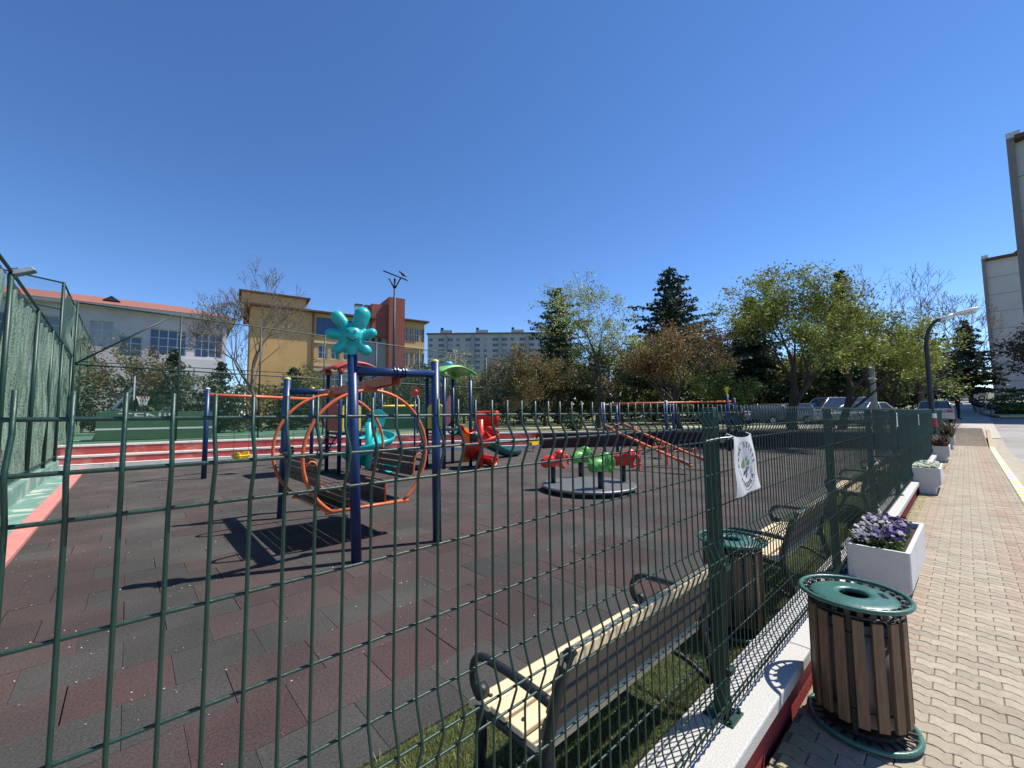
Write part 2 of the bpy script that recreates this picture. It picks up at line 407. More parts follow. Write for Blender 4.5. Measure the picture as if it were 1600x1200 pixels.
# pale seeds and petals blown over the tiles
def litter():
    n = 3400; cl = rng.uniform([-.9, 2.1], [9, 13], (60, 2)); pick = cl[rng.integers(0, 60, n)] + rng.normal(0, .55, (n, 2)); x = np.where(rng.random(n) < .5, pick[:, 0], rng.uniform(-.9, 9, n)); y = np.where(rng.random(n) < .5, pick[:, 1], 2.05 + rng.gamma(1.6, 2.4, n)); ok = (y < 14) & (y > 2.02) & (x > -.9); x, y = x[ok], y[ok]; n = len(x)
    lines = rng.random(len(x)) < .35; y = np.where(lines, 2.0 + np.round((y - 2) / .45) * .45, y)
    C = np.stack([x, y, np.full(len(x), .006)], 1); V = leaf_cards(C, .0048, .8, flat=.85); V[:, :, 2] = np.clip(V[:, :, 2], .004, .02)
    o = fast_quads('fallen_petals', V, mat('petal', (.55, .47, .40), .8, vcol=True), cols=tints(len(V), .5, 1.1)); tag(o, kind='stuff')
litter()
def grit():
    n = 900; x = rng.uniform(1.5, 16, n); y = .70 - rng.gamma(1.1, .22, n); ok = y > -.5
    C = np.stack([x[ok], y[ok], np.full(ok.sum(), .005)], 1); V = leaf_cards(C, .0045, .7, flat=.85); V[:, :, 2] = np.clip(V[:, :, 2], .003, .012)
    o = fast_quads('grit', V, mat('grit', (.20, .16, .10), .9, vcol=True), cols=tints(len(V), .3, 1.8)); tag(o, kind='stuff')
grit()
# pink side kerb, mossy gutter
pink = mat('pink_concrete', (0.52, 0.20, 0.17), .85, ns=5, na=.18, bump=.4, bs=60)
o = MB().bb(-1.16, -.945, 1.5, 19.6, -.15, .03).build('side_kerb', pink, bevel=.01); o['kind'] = 'structure'
gut = mat('green_stained_concrete', (0.13, 0.25, 0.20), .9, ns=3, na=.3, col2=(.38, .40, .33), c2scale=2.4, c2lo=.52, c2hi=.6, bump=.4, bs=40)
sheet('gutter', [-1.55, -1.16], list(np.linspace(1.5, 20, 12)), lambda x, y: .012, gut)
# artificial-looking lawn strip by the benches
lawn = mat('lawn_soil', (.045, .06, .02), .95, ns=20, na=.4)
sheet('lawn_strip', list(np.arange(-2, 24.5, 1.0)), [.94, 1.5, 1.995], lambda x, y: -.01, lawn)
def blades(name, n, x0, x1, y0, y1, h, wdt, z=0.0, power=1.0):
    x = x0 + (x1 - x0) * rng.random(n) ** power; y = rng.uniform(y0, y1, n); a = rng.uniform(0, 2 * PI, n)
    hh = h * rng.uniform(.5, 1.25, n); lean = rng.normal(0, .5, (n, 2)) * hh[:, None]
    ww = wdt * rng.uniform(.6, 1.3, n)
    V = np.zeros((n, 3, 3)); V[:, 0] = np.stack([x - np.cos(a) * ww, y - np.sin(a) * ww, np.full(n, z)], 1)
    V[:, 1] = np.stack([x + np.cos(a) * ww, y + np.sin(a) * ww, np.full(n, z)], 1)
    V[:, 2] = np.stack([x + lean[:, 0], y + lean[:, 1], z + hh], 1)
    c = tints(n, .5, 1.35); dry = rng.random(n) < .28; c[dry] *= np.array([2.4, 1.8, 2.0])
    o = fast_quads(name, V, LEAFM('grass', (.15, .19, .06), .35), cols=c, nv=3); tag(o, kind='stuff')
blades('grass', 120000, .2, 12, .99, 1.985, .035, .0022, z=-.01, power=1.7)
blades('grass_far', 16000, 12, 24, .99, 1.985, .05, .006, z=-.01)
# weeds in the paving by the wall
blades('weeds', 900, 4, 13, .60, .705, .022, .002, z=0.0)

# street-side low wall
tw = thing('low_wall', 'long low red wall with a white terrazzo coping under the mesh fence', 'wall')
redw = mat('red_render', (0.33, 0.035, 0.03), .8, ns=10, na=.2, bump=.6, bs=90)
copm = mat('terrazzo_coping', (0.47, 0.455, 0.425), .8, ns=140, na=.28, bump=.4, bs=160, col2=(.42, .44, .40), c2scale=7, c2lo=.62, c2hi=.72)
MB().bb(-3, 28.9, .745, .93, -.3, .165).build('wall', redw, tw)
b = MB(); x = -3.0
while x < 28.9:
    b.bb(x, min(x + 1.5, 28.9) - .003, .70, .968, .168, .235); x += 1.5
b.build('coping', copm, tw, bevel=.008)

# bleacher arc: three tiers along a polyline
ARC = [(-3.4, 19.55), (3.6, 18.65), (8.5, 17.3), (12.3, 15.3), (14.6, 13.85)]
ARC2 = [(14.6, 13.85), (16.2, 12.8), (18.6, 11.2), (21.2, 8.0), (23, 5.0), (24.0, 1.2)]
ARCALL = ARC[:-1] + ARC2
def offset(poly, d):
    out = []
    for i, p in enumerate(poly):
        a = Vector(poly[max(i - 1, 0)]); c = Vector(poly[min(i + 1, len(poly) - 1)]); t = (c - a).normalized()
        out.append((p[0] - t.y * d, p[1] + t.x * d))
    return out
def tier(b, d0, d1, z0, z1):
    A_, B_ = offset(ARC, d0), offset(ARC, d1); n = len(ARC)
    vs = [(x, y, z) for z in (z0, z1) for P_ in (A_, B_) for x, y in P_]
    fs = []
    for i in range(n - 1):
        fs += [(i, i + 1, 2 * n + i + 1, 2 * n + i), (n + i, 3 * n + i, 3 * n + i + 1, n + i + 1), (2 * n + i, 2 * n + i + 1, 3 * n + i + 1, 3 * n + i)]
    fs += [(0, 2 * n, 3 * n, n), (n - 1, 2 * n - 1, 4 * n - 1, 3 * n - 1)]
    b.add(vs, fs)
ts = thing('bleacher_steps', 'curved red concrete bleacher steps with white edges behind the swings', 'steps')
b = MB(); tier(b, .02, .6, -.3, .14); tier(b, .25, 1.0, .14, .37); tier(b, .60, 1.4, .37, .70)
b.build('riser', mat('red_step', (0.40, 0.06, 0.055), .8, ns=4, na=.2, bump=.4, bs=50, col2=(.48, .14, .12), c2scale=2), ts)
b = MB(); tier(b, 0, .262, .145, .165); tier(b, 0, .015, 0, .16); tier(b, .235, .60, .375, .435); tier(b, .585, .95, .705, .765)
b.build('white_edge', mat('white_edge', (.72, .69, .64), .8, ns=3, na=.12, col2=(.5, .46, .42), c2scale=6, c2lo=.55, c2hi=.7), ts)
for i, (x, y) in enumerate([(0.2, 19.35), (5.2, 18.6), (9.5, 17.2)]): pass
# raised ground behind the bleachers
trw = thing('retaining_wall', 'curved retaining wall round the right side of the playground floor, tree shade painted into its dark colour', 'wall')
def ribbon(b, line, d0, d1, z0, z1):
    A_, B_ = offset(line, d0), offset(line, d1); n = len(line)
    b.add([(x, y, z) for z in (z0, z1) for P_ in (A_, B_) for x, y in P_], [q for i in range(n - 1) for q in ((i, i + 1, 2 * n + i + 1, 2 * n + i), (n + i, 3 * n + i, 3 * n + i + 1, n + i + 1), (2 * n + i, 2 * n + i + 1, 3 * n + i + 1, 3 * n + i))] + [(0, 2 * n, 3 * n, n), (n - 1, 2 * n - 1, 4 * n - 1, 3 * n - 1)])
b = MB(); ribbon(b, ARC2, .12, 1.2, -.3, .66); b.build('wall', mat('shaded_red_wall', (.075, .022, .018), .9, ns=3, na=.3, bump=.4, bs=40), trw)  # dark wall colour has the shade of the trees painted in
b = MB(); ribbon(b, ARC2, .10, 1.25, .665, .735); b.build('coping', mat('dull_coping', (.22, .20, .17), .9, ns=3, na=.25), trw)
def terrace(name, z, m, off, farx, fary, sc=0):
    A_ = offset(ARCALL, off); b = MB(); n = len(A_)
    outer = []
    for i in range(n):
        t = i / (n - 1); outer.append((-40 + (farx + 40) * t, fary) if t < .5 else (farx, fary * (1 - (t - .5) * 2)))
    K = 14; vs = []
    for j in range(K + 1):
        s_ = (j / K) ** 1.6
        for i in range(n):
            x = A_[i][0] * (1 - s_) + outer[i][0] * s_; y = A_[i][1] * (1 - s_) + outer[i][1] * s_
            vs.append((x, y, max(z, slope(x) - .02) + (0.0 if x < 28 else 0)))
    b.v = vs; b.f = [(j * n + i, j * n + i + 1, (j + 1) * n + i + 1, (j + 1) * n + i) for j in range(K) for i in range(n - 1)]
    o = b.build(name, m, smooth=True); o['kind'] = 'structure'
lawn2 = mat('park_lawn', (.115, .14, .042), .95, ns=1.2, na=.35, bump=.8, bs=18, col2=(.22, .19, .11), c2scale=.5, c2lo=.5, c2hi=.62)
terrace('park_lawn', .72, lawn2, .93, 130, 150)
b = MB(); b.bb(-9, 19, 21.4, 23.0, .70, .726); b.bb(-9, 19, 23.0, 40, .70, .726)
o = b.build('tennis_court', mat('court_green', (.06, .15, .085), .85, ns=1.2, na=.18, bump=.2, bs=60)); o['kind'] = 'structure'
b = MB()
for (x0, x1, y0, y1) in [(-6, 18, 25.0, 25.08), (-6, 18, 36.8, 36.9), (2.4, 2.48, 25, 36.8), (18, 18.08, 25, 36.8), (6, 18, 31, 31.08), (9, 9.08, 22, 25)]:
    b.bb(x0, x1, y0, y1, .7262, .730)
o = b.build('court_lines', mat('court_line', (.75, .75, .72), .8)); o['kind'] = 'structure'
# path across the park and car park surface
pth = mat('park_path', (.46, .42, .36), .9, ns=2, na=.15, bump=.2, bs=40)
b = MB(); pp = [(15, 22.5), (20, 18.6), (25, 14.5), (27.5, 9), (29, 4), (29.5, 2.2)]
A_, B_ = [Vector(p) for p in pp], [Vector((p[0] + 1.4, p[1] + 1.7)) for p in pp]
b.v = [(v.x, v.y, max(.728, slope(v.x) - .01)) for v in A_] + [(v.x, v.y, max(.728, slope(v.x) - .01)) for v in B_]
b.f = [(i, i + 1, 7 + i, 6 + i) for i in range(5)]
o = b.build('park_path', pth); o['kind'] = 'structure'
sheet('car_park', [31, 34, 38, 42, 47], [2.5, 5, 9, 14], lambda x, y: max(.74, slope(x) + .01), asph)

# ================================================================ MESH FENCE
FT, WR = .80, .0031
ZW = [1.620, 1.5525, 1.487, 1.337, 1.186, 1.036, .965, .895, .745, .585, .425, .355, .292]
def wire_profile(s, full=True):
    d = .026
    pts = [(1.657, 0), (1.60, 0), (1.560, -d * .93), (1.545, -d * .93), (1.492, -.001), (1.48, 0), (1.05, 0), (1.030, -.002), (.972, -d * .93), (.958, -d * .93), (.90, -.002), (.88, 0), (.44, 0), (.42, -.002), (.362, -d * .93), (.348, -d * .93), (.295, -.002), (.268, 0)]
    return pts
def panel_mesh(s0, s1, n):
    b = MB(); rr = random.Random(int(s0 * 100))
    prof = wire_profile(0)
    for s in s1 if hasattr(s1, '__len__') else []: pass
    k0 = math.ceil((s0 + .0035) / .0515); k1 = math.floor((s1 + .0035) / .0515)
    for k in range(k0, k1 + 1):
        s = .0515 * k - .0035; j = rr.uniform(-.0012, .0012); jy = rr.uniform(-.001, .001)
        b.tube([(s + j, FT + dy + jy, z) for z, dy in prof], WR, n)
    for i, z in enumerate(ZW):
        dy = -.026 if i in (1, 6, 11) else 0
        m = 6; pts = [(s0 - .005 + (s1 - s0 + .01) * q / m, FT + dy + WR * 1.9, z + rr.uniform(-.0008, .0008)) for q in range(m + 1)]
        b.tube(pts, WR * 1.0, n)
        if i in (0, 2, 5, 7, 10, 12) and False: pass
    return b
tf = thing('mesh_fence', 'dark green welded wire mesh fence on the white coping between pavement and playground', 'fence')
posts = [-.62, 2.075, 4.60, 6.85, 9.42, 11.95, 14.5, 17.0, 19.5, 22.0, 24.5, 27.0, 28.8]
for i, s in enumerate(posts):
    b = MB(); b.bb(s - .028, s + .028, .815, .871, .236, 1.628)
    # grooved faces and plastic cap, clips and base plate with bolts
    for o_ in (-.015, 0, .015): b.bb(s + o_ - .003, s + o_ + .003, .8125, .8155, .25, 1.60)
    for o_ in (-.015, 0, .015): b.bb(s - .0305, s - .0275, .843 + o_ - .003, .843 + o_ + .003, .25, 1.60)
    p = b.build('post', GREEN, tf, bevel=.004)
    MB().bb(s - .031, s + .031, .812, .874, 1.622, 1.645).build('cap', GREEN, p, bevel=.006)
    MB().bb(s - .065, s + .065, .775, .91, .2355, .243).build('base_plate', GREEN, p, bevel=.001)
    for z in (1.49, .90, .44): MB().bb(s - .02, s + .034, .790, .8145, z - .012, z + .012).build('clip', GREEN, p)
    for ox, oy in ((-.05, .79), (.05, .79), (-.05, .895), (.05, .895)): 
        if s < 5: MB().lathe([(0, .02), (.007, .02), (.007, 0)], 6, s + ox, oy, .243).build('bolt', GREEN, p)
for i in range(len(posts) - 1):
    panel_mesh(posts[i] + .01, posts[i + 1] - .01, 8 if i < 2 else (6 if i < 4 else 4)).build('panel', GREEN, tf, smooth=True)
# green wind screen over the far panels
b = MB(); NX = 60
pts = [(11.0 + 17.8 * i / NX, FT + .012 + .01 * math.sin(i * 1.7)) for i in range(NX + 1)]
b.v = [(x, y, z) for z in (.30, 1.615) for x, y in pts]; b.f = [(i, i + 1, NX + 2 + i, NX + 1 + i) for i in range(NX)]
b.build('wind_screen', mat('green_screen_cloth', (.006, .055, .035), .9, ns=3, na=.3), tf)
# small white plates wired to the fence
platem = mat('plate_white', (.72, .72, .70), .5, ns=30, na=.06)
def plate(s, z0, z1, wd, label, y=.778):
    t = thing('notice_plate', label, 'sign', (s, y, (z0 + z1) / 2), 0, 'small white plates on the mesh fence')
    h = (z1 - z0)
    MB().bb(-wd / 2, wd / 2, -.003, .003, -h / 2, h / 2).build('board', platem, t, bevel=.001)
    b = MB()
    for k in range(5): b.bb(-wd * .30, wd * (.18 + .1 * (k % 2)), -.0045, -.0035, h * (.33 - .16 * k) - h * .03, h * (.33 - .16 * k) + h * .02)
    b.build('print', DARKM, t)
plate(9.33, 1.36, 1.59, .10, 'tall white plate on the fence, nearer of the two beside the street lamp')
plate(13.9, 1.28, 1.53, .12, 'plain white plate on the fence, farther of the two beside the street lamp')
# ---- white banner tied to the fence
def text_mesh(body, size, font_scale=1.0):
    c = bpy.data.curves.new('t', 'FONT'); c.body = body; c.size = size; c.align_x = 'CENTER'; c.align_y = 'CENTER'; c.extrude = 0.0; c.offset = .0011
    o = bpy.data.objects.new('t', c); COL.objects.link(o)
    dg = bpy.context.evaluated_depsgraph_get(); me = bpy.data.meshes.new_from_object(o.evaluated_get(dg))
    vs = [v.co.copy() for v in me.vertices]; fs = [tuple(p.vertices) for p in me.polygons]
    bpy.data.objects.remove(o); bpy.data.curves.remove(c); bpy.data.meshes.remove(me)
    return vs, fs
tb = thing('banner', 'white cloth banner with an oval emblem tied to the fence', 'banner', (2.105, .757, 1.235))
BW, BH = .285, .275
def bsurf(u, v):   # u across 0..1, v up 0..1 ; local to banner
    x = (.012 if v < 1 else 0) * 0 + u * (BW + .045 * (1 - v)) - .012 * (1 - v) + .0 ; z = v * BH - (.012 * (1 - u)) * (1 - v)
    y = -.006 * math.sin(u * 9 + v * 2) - .004 * math.sin(v * 8 + u * 3) * (1 - v * .5) - .012 * (1 - v)
    z -= .012 * v ** 6 * math.sin(u * PI)
    return Vector((x, y, z))
b = MB(); NU, NV = 40, 36
b.v = [bsurf(i / NU, j / NV) for j in range(NV + 1) for i in range(NU + 1)]
b.f = [(j * (NU + 1) + i, j * (NU + 1) + i + 1, (j + 1) * (NU + 1) + i + 1, (j + 1) * (NU + 1) + i) for j in range(NV) for i in range(NU)]
cloth = b.build('cloth', mat('banner_cloth', (.74, .74, .73), .85, ns=9, na=.05, trans=.35, bump=.15, bs=220), tb, smooth=True)
inkb = mat('dark_ink', (.03, .03, .04), .8, na=0); inkg = mat('green_ink', (.12, .24, .05), .8, na=0); inkv = mat('violet_ink', (.03, .02, .12), .8, na=0); inkl = mat('light_green_ink', (.42, .48, .30), .8, na=0)
def on_cloth(b, pts2, fs, lift=.0018):  # pts2 in banner plane metres centred on emblem -> cloth
    out = []
    for (px, pz) in pts2:
        u = .5 + px / (BW + .02); v = .475 + pz / BH
        out.append(bsurf(u, v) + Vector((0, -lift, 0)))
    b.add(out, fs)
EA, EB = .106, .117
bt = MB()
def arc_text(txt, a0, a1, ra, rb, size, flip=False, stroke=1.0):
    n = len(txt)
    for i, ch in enumerate(txt):
        if ch == ' ': continue
        a = a0 + (a1 - a0) * i / (n - 1); vs, fs = text_mesh(ch, size)
        px, pz = ra * math.cos(a), rb * math.sin(a); rot = a - PI / 2 if not flip else a + PI / 2
        c_, s_ = math.cos(rot), math.sin(rot)
        on_cloth(bt, [(px + v.x * c_ - v.y * s_, pz + v.x * s_ + v.y * c_) for v in vs], fs)
arc_text('PARK SİTESİ', R(178), R(8), .086, .098, .034)
arc_text('ANGORA', R(218), R(322), .084, .096, .032, True)
bt.build('lettering', inkb, cloth)
b = MB(); n = 72; ring = [((EA + d) * math.cos(2 * PI * i / n), (EB + d) * math.sin(2 * PI * i / n)) for d in (-.0012, .0012) for i in range(n)]
on_cloth(b, ring, [(i, (i + 1) % n, n + (i + 1) % n, n + i) for i in range(n)]); b.build('oval_line', inkb, cloth)
b = MB()
def leaf(cx, cz, w_, h_, lean=0): return [(cx + lean * h_, cz + h_), (cx - w_, cz + h_ * .15), (cx - w_ * .6, cz), (cx + w_ * .7, cz), (cx + w_, cz + h_ * .2)]
for q in (leaf(-.018, -.012, .021, .045, .1), leaf(.012, .018, .009, .024, .1), leaf(.026, -.004, .012, .028, .3)): on_cloth(b, q, [(0, 1, 2, 3, 4)])
b.build('tree_mark', inkg, cloth)
b = MB()
for (x0, z0, x1, z1) in ((-.03, -.038, .035, -.010), (-.018, -.032, .02, -.028), (0, -.055, .02, -.036)):
    on_cloth(b, [(x0, z0), (x0 + .006, z0 - .01), (x1, z1 - .008), (x1, z1)], [(0, 1, 2, 3)], .002 + .0003 * abs(x0) * 100)
b.build('wave_mark', inkv, cloth)
b = MB()
for cx in (-.066, .066): on_cloth(b, [(cx - .008, -.045), (cx + .008, -.045), (cx + .010, -.018), (cx - .006, -.012)], [(0, 1, 2, 3)])
b.build('side_mark', inkl, cloth)
b = MB()
for u in (0.01, .99): b.tube([bsurf(u, .99), bsurf(u, .99) + Vector((0, .03, .012)), bsurf(u, .99) + Vector((.0, .038, -.006))], .0022, 5)
b.tube([(0, 0, BH - .005), (-.06, .03, BH - .008), (-.20, .035, BH - .014)], .002, 5)
b.build('tie', WHITEM, tb)

# ================================================================ BENCHES
def bench(s0, label, L_=1.32):
    t = thing('park_bench', label, 'bench', (s0, 1.0, 0), 0, 'wooden park benches with black iron frames along the fence')
    # local: x along bench, y away from the street (front at y=.5)
    b = MB()
    for k, y in enumerate((.135, .235, .335, .435)): 
        z = (.415, .425, .43, .42)[k]; b.box(L_ / 2, y, z, L_, .088, .026, None)
    b.box(L_ / 2, .496, .398, L_, .075, .024, Matrix.Translation((0, .496, .398)) @ Matrix.Rotation(R(-32), 4, 'X') @ Matrix.Translation((0, -.496, -.398)))
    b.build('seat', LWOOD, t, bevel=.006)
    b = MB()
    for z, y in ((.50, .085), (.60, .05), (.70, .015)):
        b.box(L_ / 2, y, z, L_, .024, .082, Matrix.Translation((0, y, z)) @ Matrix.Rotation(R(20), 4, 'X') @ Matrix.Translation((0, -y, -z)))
    bk = b.build('backrest', mat('shaded_slat', (.13, .095, .065), 0.6, ns=5, na=0.2, bump=.25, bs=20, stretch=(1.2, 16, 16)), t, bevel=.006)  # back slats browner than the seat: their shade is painted into the colour
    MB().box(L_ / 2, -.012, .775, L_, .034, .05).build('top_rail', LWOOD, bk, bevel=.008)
    for x in (.02, L_ - .02):
        b = MB(); fl = .022
        def rib(pts, w0, w1):
            n = len(pts) - 1
            b.sweep([(x, p[0], p[1]) for p in pts], [(-fl, -.5), (fl, -.5), (fl, .5), (-fl, .5)], scale=None) if False else None
            r_ = [w0 + (w1 - w0) * i / n for i in range(n + 1)]
            b.tube([(x, p[0], p[1]) for p in pts], r_, 10)
        def c(p0, p1, p2, n=8): return [(v[1], v[2]) for v in bez((0, *p0), (0, *p1), (0, *p2), n)]
        rib(c((.0, .02), (.03, .25), (.085, .40)) + c((.085, .40), (.07, .55), (-.022, .79))[1:], .026, .021)      # rear leg and back upright
        rib(c((-.022, .79), (-.035, .815), (-.05, .80), 4), .022, .015)
        rib(c((.52, .02), (.44, .20), (.47, .40)), .027, .022)                     # front leg
        rib(c((.06, .375), (.25, .40), (.47, .385)), .022, .022)                   # seat rail
        rib(c((.05, .13), (.26, .30), (.47, .13), 10), .015, .015)                 # arched stretcher
        rib(c((.045, .59), (.2, .61), (.40, .60)) + c((.40, .60), (.51, .60), (.52, .52))[1:] + c((.52, .52), (.53, .42), (.44, .43))[1:], .019, .016)  # arm with scroll
        b.lathe([(0, .022), (.03, .022), (.03, -.022), (0, -.022)], 14, M=Matrix.Translation((x, .462, .455)) @ Matrix.Rotation(R(90), 4, 'Y'))
        b.lathe([(0, .02), (.034, .02), (.034, 0), (0, 0)], 12, x, .0, 0); b.lathe([(0, .02), (.034, .02), (.034, 0), (0, 0)], 12, x, .52, 0)
        b.build('side_frame', BLACK, t, smooth=True)
    for x in (.02, L_ - .02):
        for y, z in ((.235, .439), (.435, .434)): MB().lathe([(0, .006), (.009, .004), (.009, 0)], 8, x + .03 * (1 if x < .5 else -1), y, z).build('bolt', BLACK, t)
    return t
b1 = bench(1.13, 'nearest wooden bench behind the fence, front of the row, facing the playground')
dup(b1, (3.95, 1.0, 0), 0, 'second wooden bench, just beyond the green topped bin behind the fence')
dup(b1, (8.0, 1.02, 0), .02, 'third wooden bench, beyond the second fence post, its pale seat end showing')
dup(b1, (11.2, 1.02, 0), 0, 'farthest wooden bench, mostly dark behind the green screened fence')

# ================================================================ LITTER BINS
RIMM = mat('bin_green_paint', (0.030, 0.112, 0.083), .38, ns=12, na=.18, bump=.12, bs=60, coat=.2, col2=(.05, .145, .112), c2scale=9, c2lo=.5, c2hi=.7)
def litter_bin(loc, rz, label):
    t = thing('litter_bin', label, 'litter bin', loc, rz, 'round slatted litter bins with green lids')
    n = 48; circ = lambda r, z: [(r * math.cos(2 * PI * i / n), r * math.sin(2 * PI * i / n), z) for i in range(n)]
    rim = MB().tube(circ(.230, .662), .0115, 12, closed=True).build('rim', RIMM, t, smooth=True)
    b = MB()
    for k in range(24):
        a = 2 * PI * k / 24; Mx = Matrix.Rotation(a, 4, 'Z')
        b.box(.208, 0, .655, .045, .012, .006, Mx); b.box(.196, 0, .635, .006, .024, .055, Mx)
    b.tube(circ(.198, .612), .006, 6, closed=True)
    b.build('spoke', BLACK, rim)
    b = MB().lathe([(.062, .650), (.064, .660), (.078, .666), (.10, .664), (.15, .661), (.182, .655), (.190, .648), (.190, .640), (.062, .640), (.062, .650)], 48)
    lid = b.build('lid', RIMM, t, smooth=True)
    b = MB()
    for k in range(6): b.box(.125 + .0, -.03 + k * .011, .664, .028, .004, .002, Matrix.Rotation(R(-62), 4, 'Z'))
    b.build('vent', BLACK, lid)
    MB().lathe([(0, .55), (.06, .56), (.1, .60), (.062, .64)], 24).build('funnel', DARKM, lid)
    b = MB(); rr = random.Random(5)
    for k in range(16):
        a = 2 * PI * (k + .5) / 16; Mx = Matrix.Rotation(a, 4, 'Z')
        b.box(.192, 0, .345, .020, .046, .50 + rr.uniform(-.004, .004), Mx)
    b.build('slat', DWOOD, t, bevel=.003)
    MB().lathe([(.0, .08), (.155, .08), (.16, .56), (.150, .56), (.145, .1), (0, .1)], 28).build('liner', mat('galvanised_liner', (.20, .19, .175), .6, .2, ns=12, na=.25), t, smooth=True)
    b = MB()
    for z in (.16, .52): b.tube(circ(.178, z), .006, 6, closed=True)
    for k in range(4): b.box(.17, 0, .34, .012, .02, .60, Matrix.Rotation(PI / 2 * k, 4, 'Z'))
    b.build('inner_frame', BLACK, t)
    base = MB().tube(circ(.222, .022), .0135, 12, closed=True).build('base_ring', RIMM, t, smooth=True)
    b = MB()
    for k in range(24): b.box(.19, 0, .03, .05, .012, .006, Matrix.Rotation(2 * PI * k / 24, 4, 'Z'))
    b.lathe([(0, .05), (.165, .05), (.165, .03), (0, .03)], 24)
    b.build('base_spoke', BLACK, base)
    return t
bin1 = litter_bin((2.865, .462, 0), 0, 'brown slatted litter bin with green lid standing on the pavement')
dup(bin1, (3.42, 1.27, 0), 1.1, 'slatted litter bin with green lid behind the fence between two benches')

# ================================================================ PLANTERS
def planter(loc, rz, label, L_=1.3, group='white concrete planters along the pavement wall'):
    t = thing('planter', label, 'planter', loc, rz, group)
    # cross section (y,z) with a narrower foot, extruded along x; hollow top
    H_, W2 = .50, .20
    out = [(-.115, 0), (.115, 0), (.125, .12), (W2, .20), (W2, H_), (-W2, H_), (-W2, .20), (-.125, .12)]
    b = MB(); n = len(out)
    vs = [(x, y, z) for x in (0, L_) for y, z in out]
    fs = [(i, (i + 1) % n, n + (i + 1) % n, n + i) for i in range(n) if i != 4] + [tuple(range(n))[::-1], tuple(range(n, 2 * n))]
    b.add(vs, fs)
    th = .035; a0, a1 = th, L_ - th; y1 = W2 - th
    o_ = [(0, -W2, H_), (L_, -W2, H_), (L_, W2, H_), (0, W2, H_)]; i_ = [(a0, -y1, H_), (a1, -y1, H_), (a1, y1, H_), (a0, y1, H_)]; d_ = [(x, y, H_ - .08) for x, y, z in i_]
    b.add(o_ + i_ + d_, [(0, 1, 5, 4), (1, 2, 6, 5), (2, 3, 7, 6), (3, 0, 4, 7), (4, 5, 9, 8), (5, 6, 10, 9), (6, 7, 11, 10), (7, 4, 8, 11)])
    b.build('box', WHITE, t, bevel=.012)
    MB().bb(a0, a1, -y1, y1, H_ - .10, H_ - .055).build('soil', mat('potting_soil', (.03, .022, .016), .95, ns=30, na=.5, bump=1, bs=60), t)
    return t
p1 = planter((4.56, .565, 0), -.012, 'nearest white concrete planter, filled with purple pansies')
dup(p1, (11.5, .60, 0), 0, 'second white planter, holding low white flowers')
dup(p1, (18.8, .62, 0), 0, 'third white planter, with dark spiky leaves, beside the street lamp')
dup(p1, (25.6, .60, 0), 0, 'farthest white planter, with tall reddish plants, near the end of the fence')
def flower_bed(name, label, cat, x0, x1, y0, y1, z, nfl, petal_cols, size=.026, hmin=.04, hmax=.10, leaves=2500, petals=5, rad=None, side=None):
    t = thing(name, label, cat, ((x0 + x1) / 2, (y0 + y1) / 2, z))
    cx, cy = (x0 + x1) / 2, (y0 + y1) / 2
    V = []; Cc = []
    for i in range(nfl):
        x = random.uniform(x0, x1) - cx; y = random.uniform(y0, y1) - cy; h = random.uniform(hmin, hmax)
        # face roughly up and to the street/sun
        y = y
        nrm = Vector((random.gauss(.25, .45), random.gauss(-.35, .45), random.uniform(.5, 1.2))).normalized()
        a = nrm.orthogonal().normalized(); c_ = nrm.cross(a); col = random.choice(petal_cols if not side or random.random() > max(0, y / (y1 - y0) + .35) * 1.1 else side); br = random.uniform(.7, 1.2)
        s_ = size * random.uniform(.8, 1.2)
        for k in range(petals):
            an = 2 * PI * k / petals + random.uniform(-.1, .1); d = a * math.cos(an) + c_ * math.sin(an); e = nrm.cross(d)
            p = Vector((x, y, h)); lift = nrm * random.uniform(-.3, .25) * s_
            V.append([p + d * .08 * s_, p + d * .65 * s_ - e * .52 * s_ + lift * .5, p + d * 1.05 * s_ + lift, p + d * .65 * s_ + e * .52 * s_ + lift * .5])
            cc = [q * br for q in (col if k != 0 or random.random() < .5 else petal_cols[0])]; Cc.append(cc)
    fast_quads('bloom', np.array([[list(p) for p in q] for q in V]), mat('petals', (1, 1, 1), .7, na=0, vcol=True, trans=.3), t, np.array(Cc))
    n = leaves; C = np.stack([rng.uniform(x0 - cx, x1 - cx, n), rng.uniform(y0 - cy, y1 - cy, n), rng.uniform(-.01, hmax * .72, n)], 1)
    fast_quads('foliage', leaf_cards(C, .016, .5, .2), LEAFM('bedding', (.09, .14, .035)), t, tints(n, .5, 1.5))
    return t
purple = [(.035, .012, .12), (.06, .03, .20), (.02, .01, .055), (.30, .24, .46), (.48, .45, .55), (.05, .02, .15)]
white_p = [(.62, .6, .62), (.5, .48, .55), (.02, .012, .03), (.6, .6, .6), (.03, .02, .05)]
flower_bed('pansies', 'bushy purple, lilac and white pansies spilling from the nearest planter', 'flowers', 4.62, 5.62, .43, .745, .45, 430, purple, size=.0255, hmin=.04, hmax=.14, leaves=4600, side=white_p)
flower_bed('white_flowers', 'low white flowers filling the second planter', 'flowers', 11.56, 12.7, .44, .78, .45, 170, [(.72, .74, .70), (.65, .68, .6), (.5, .6, .4)], size=.036, hmin=.03, hmax=.09, leaves=1500)
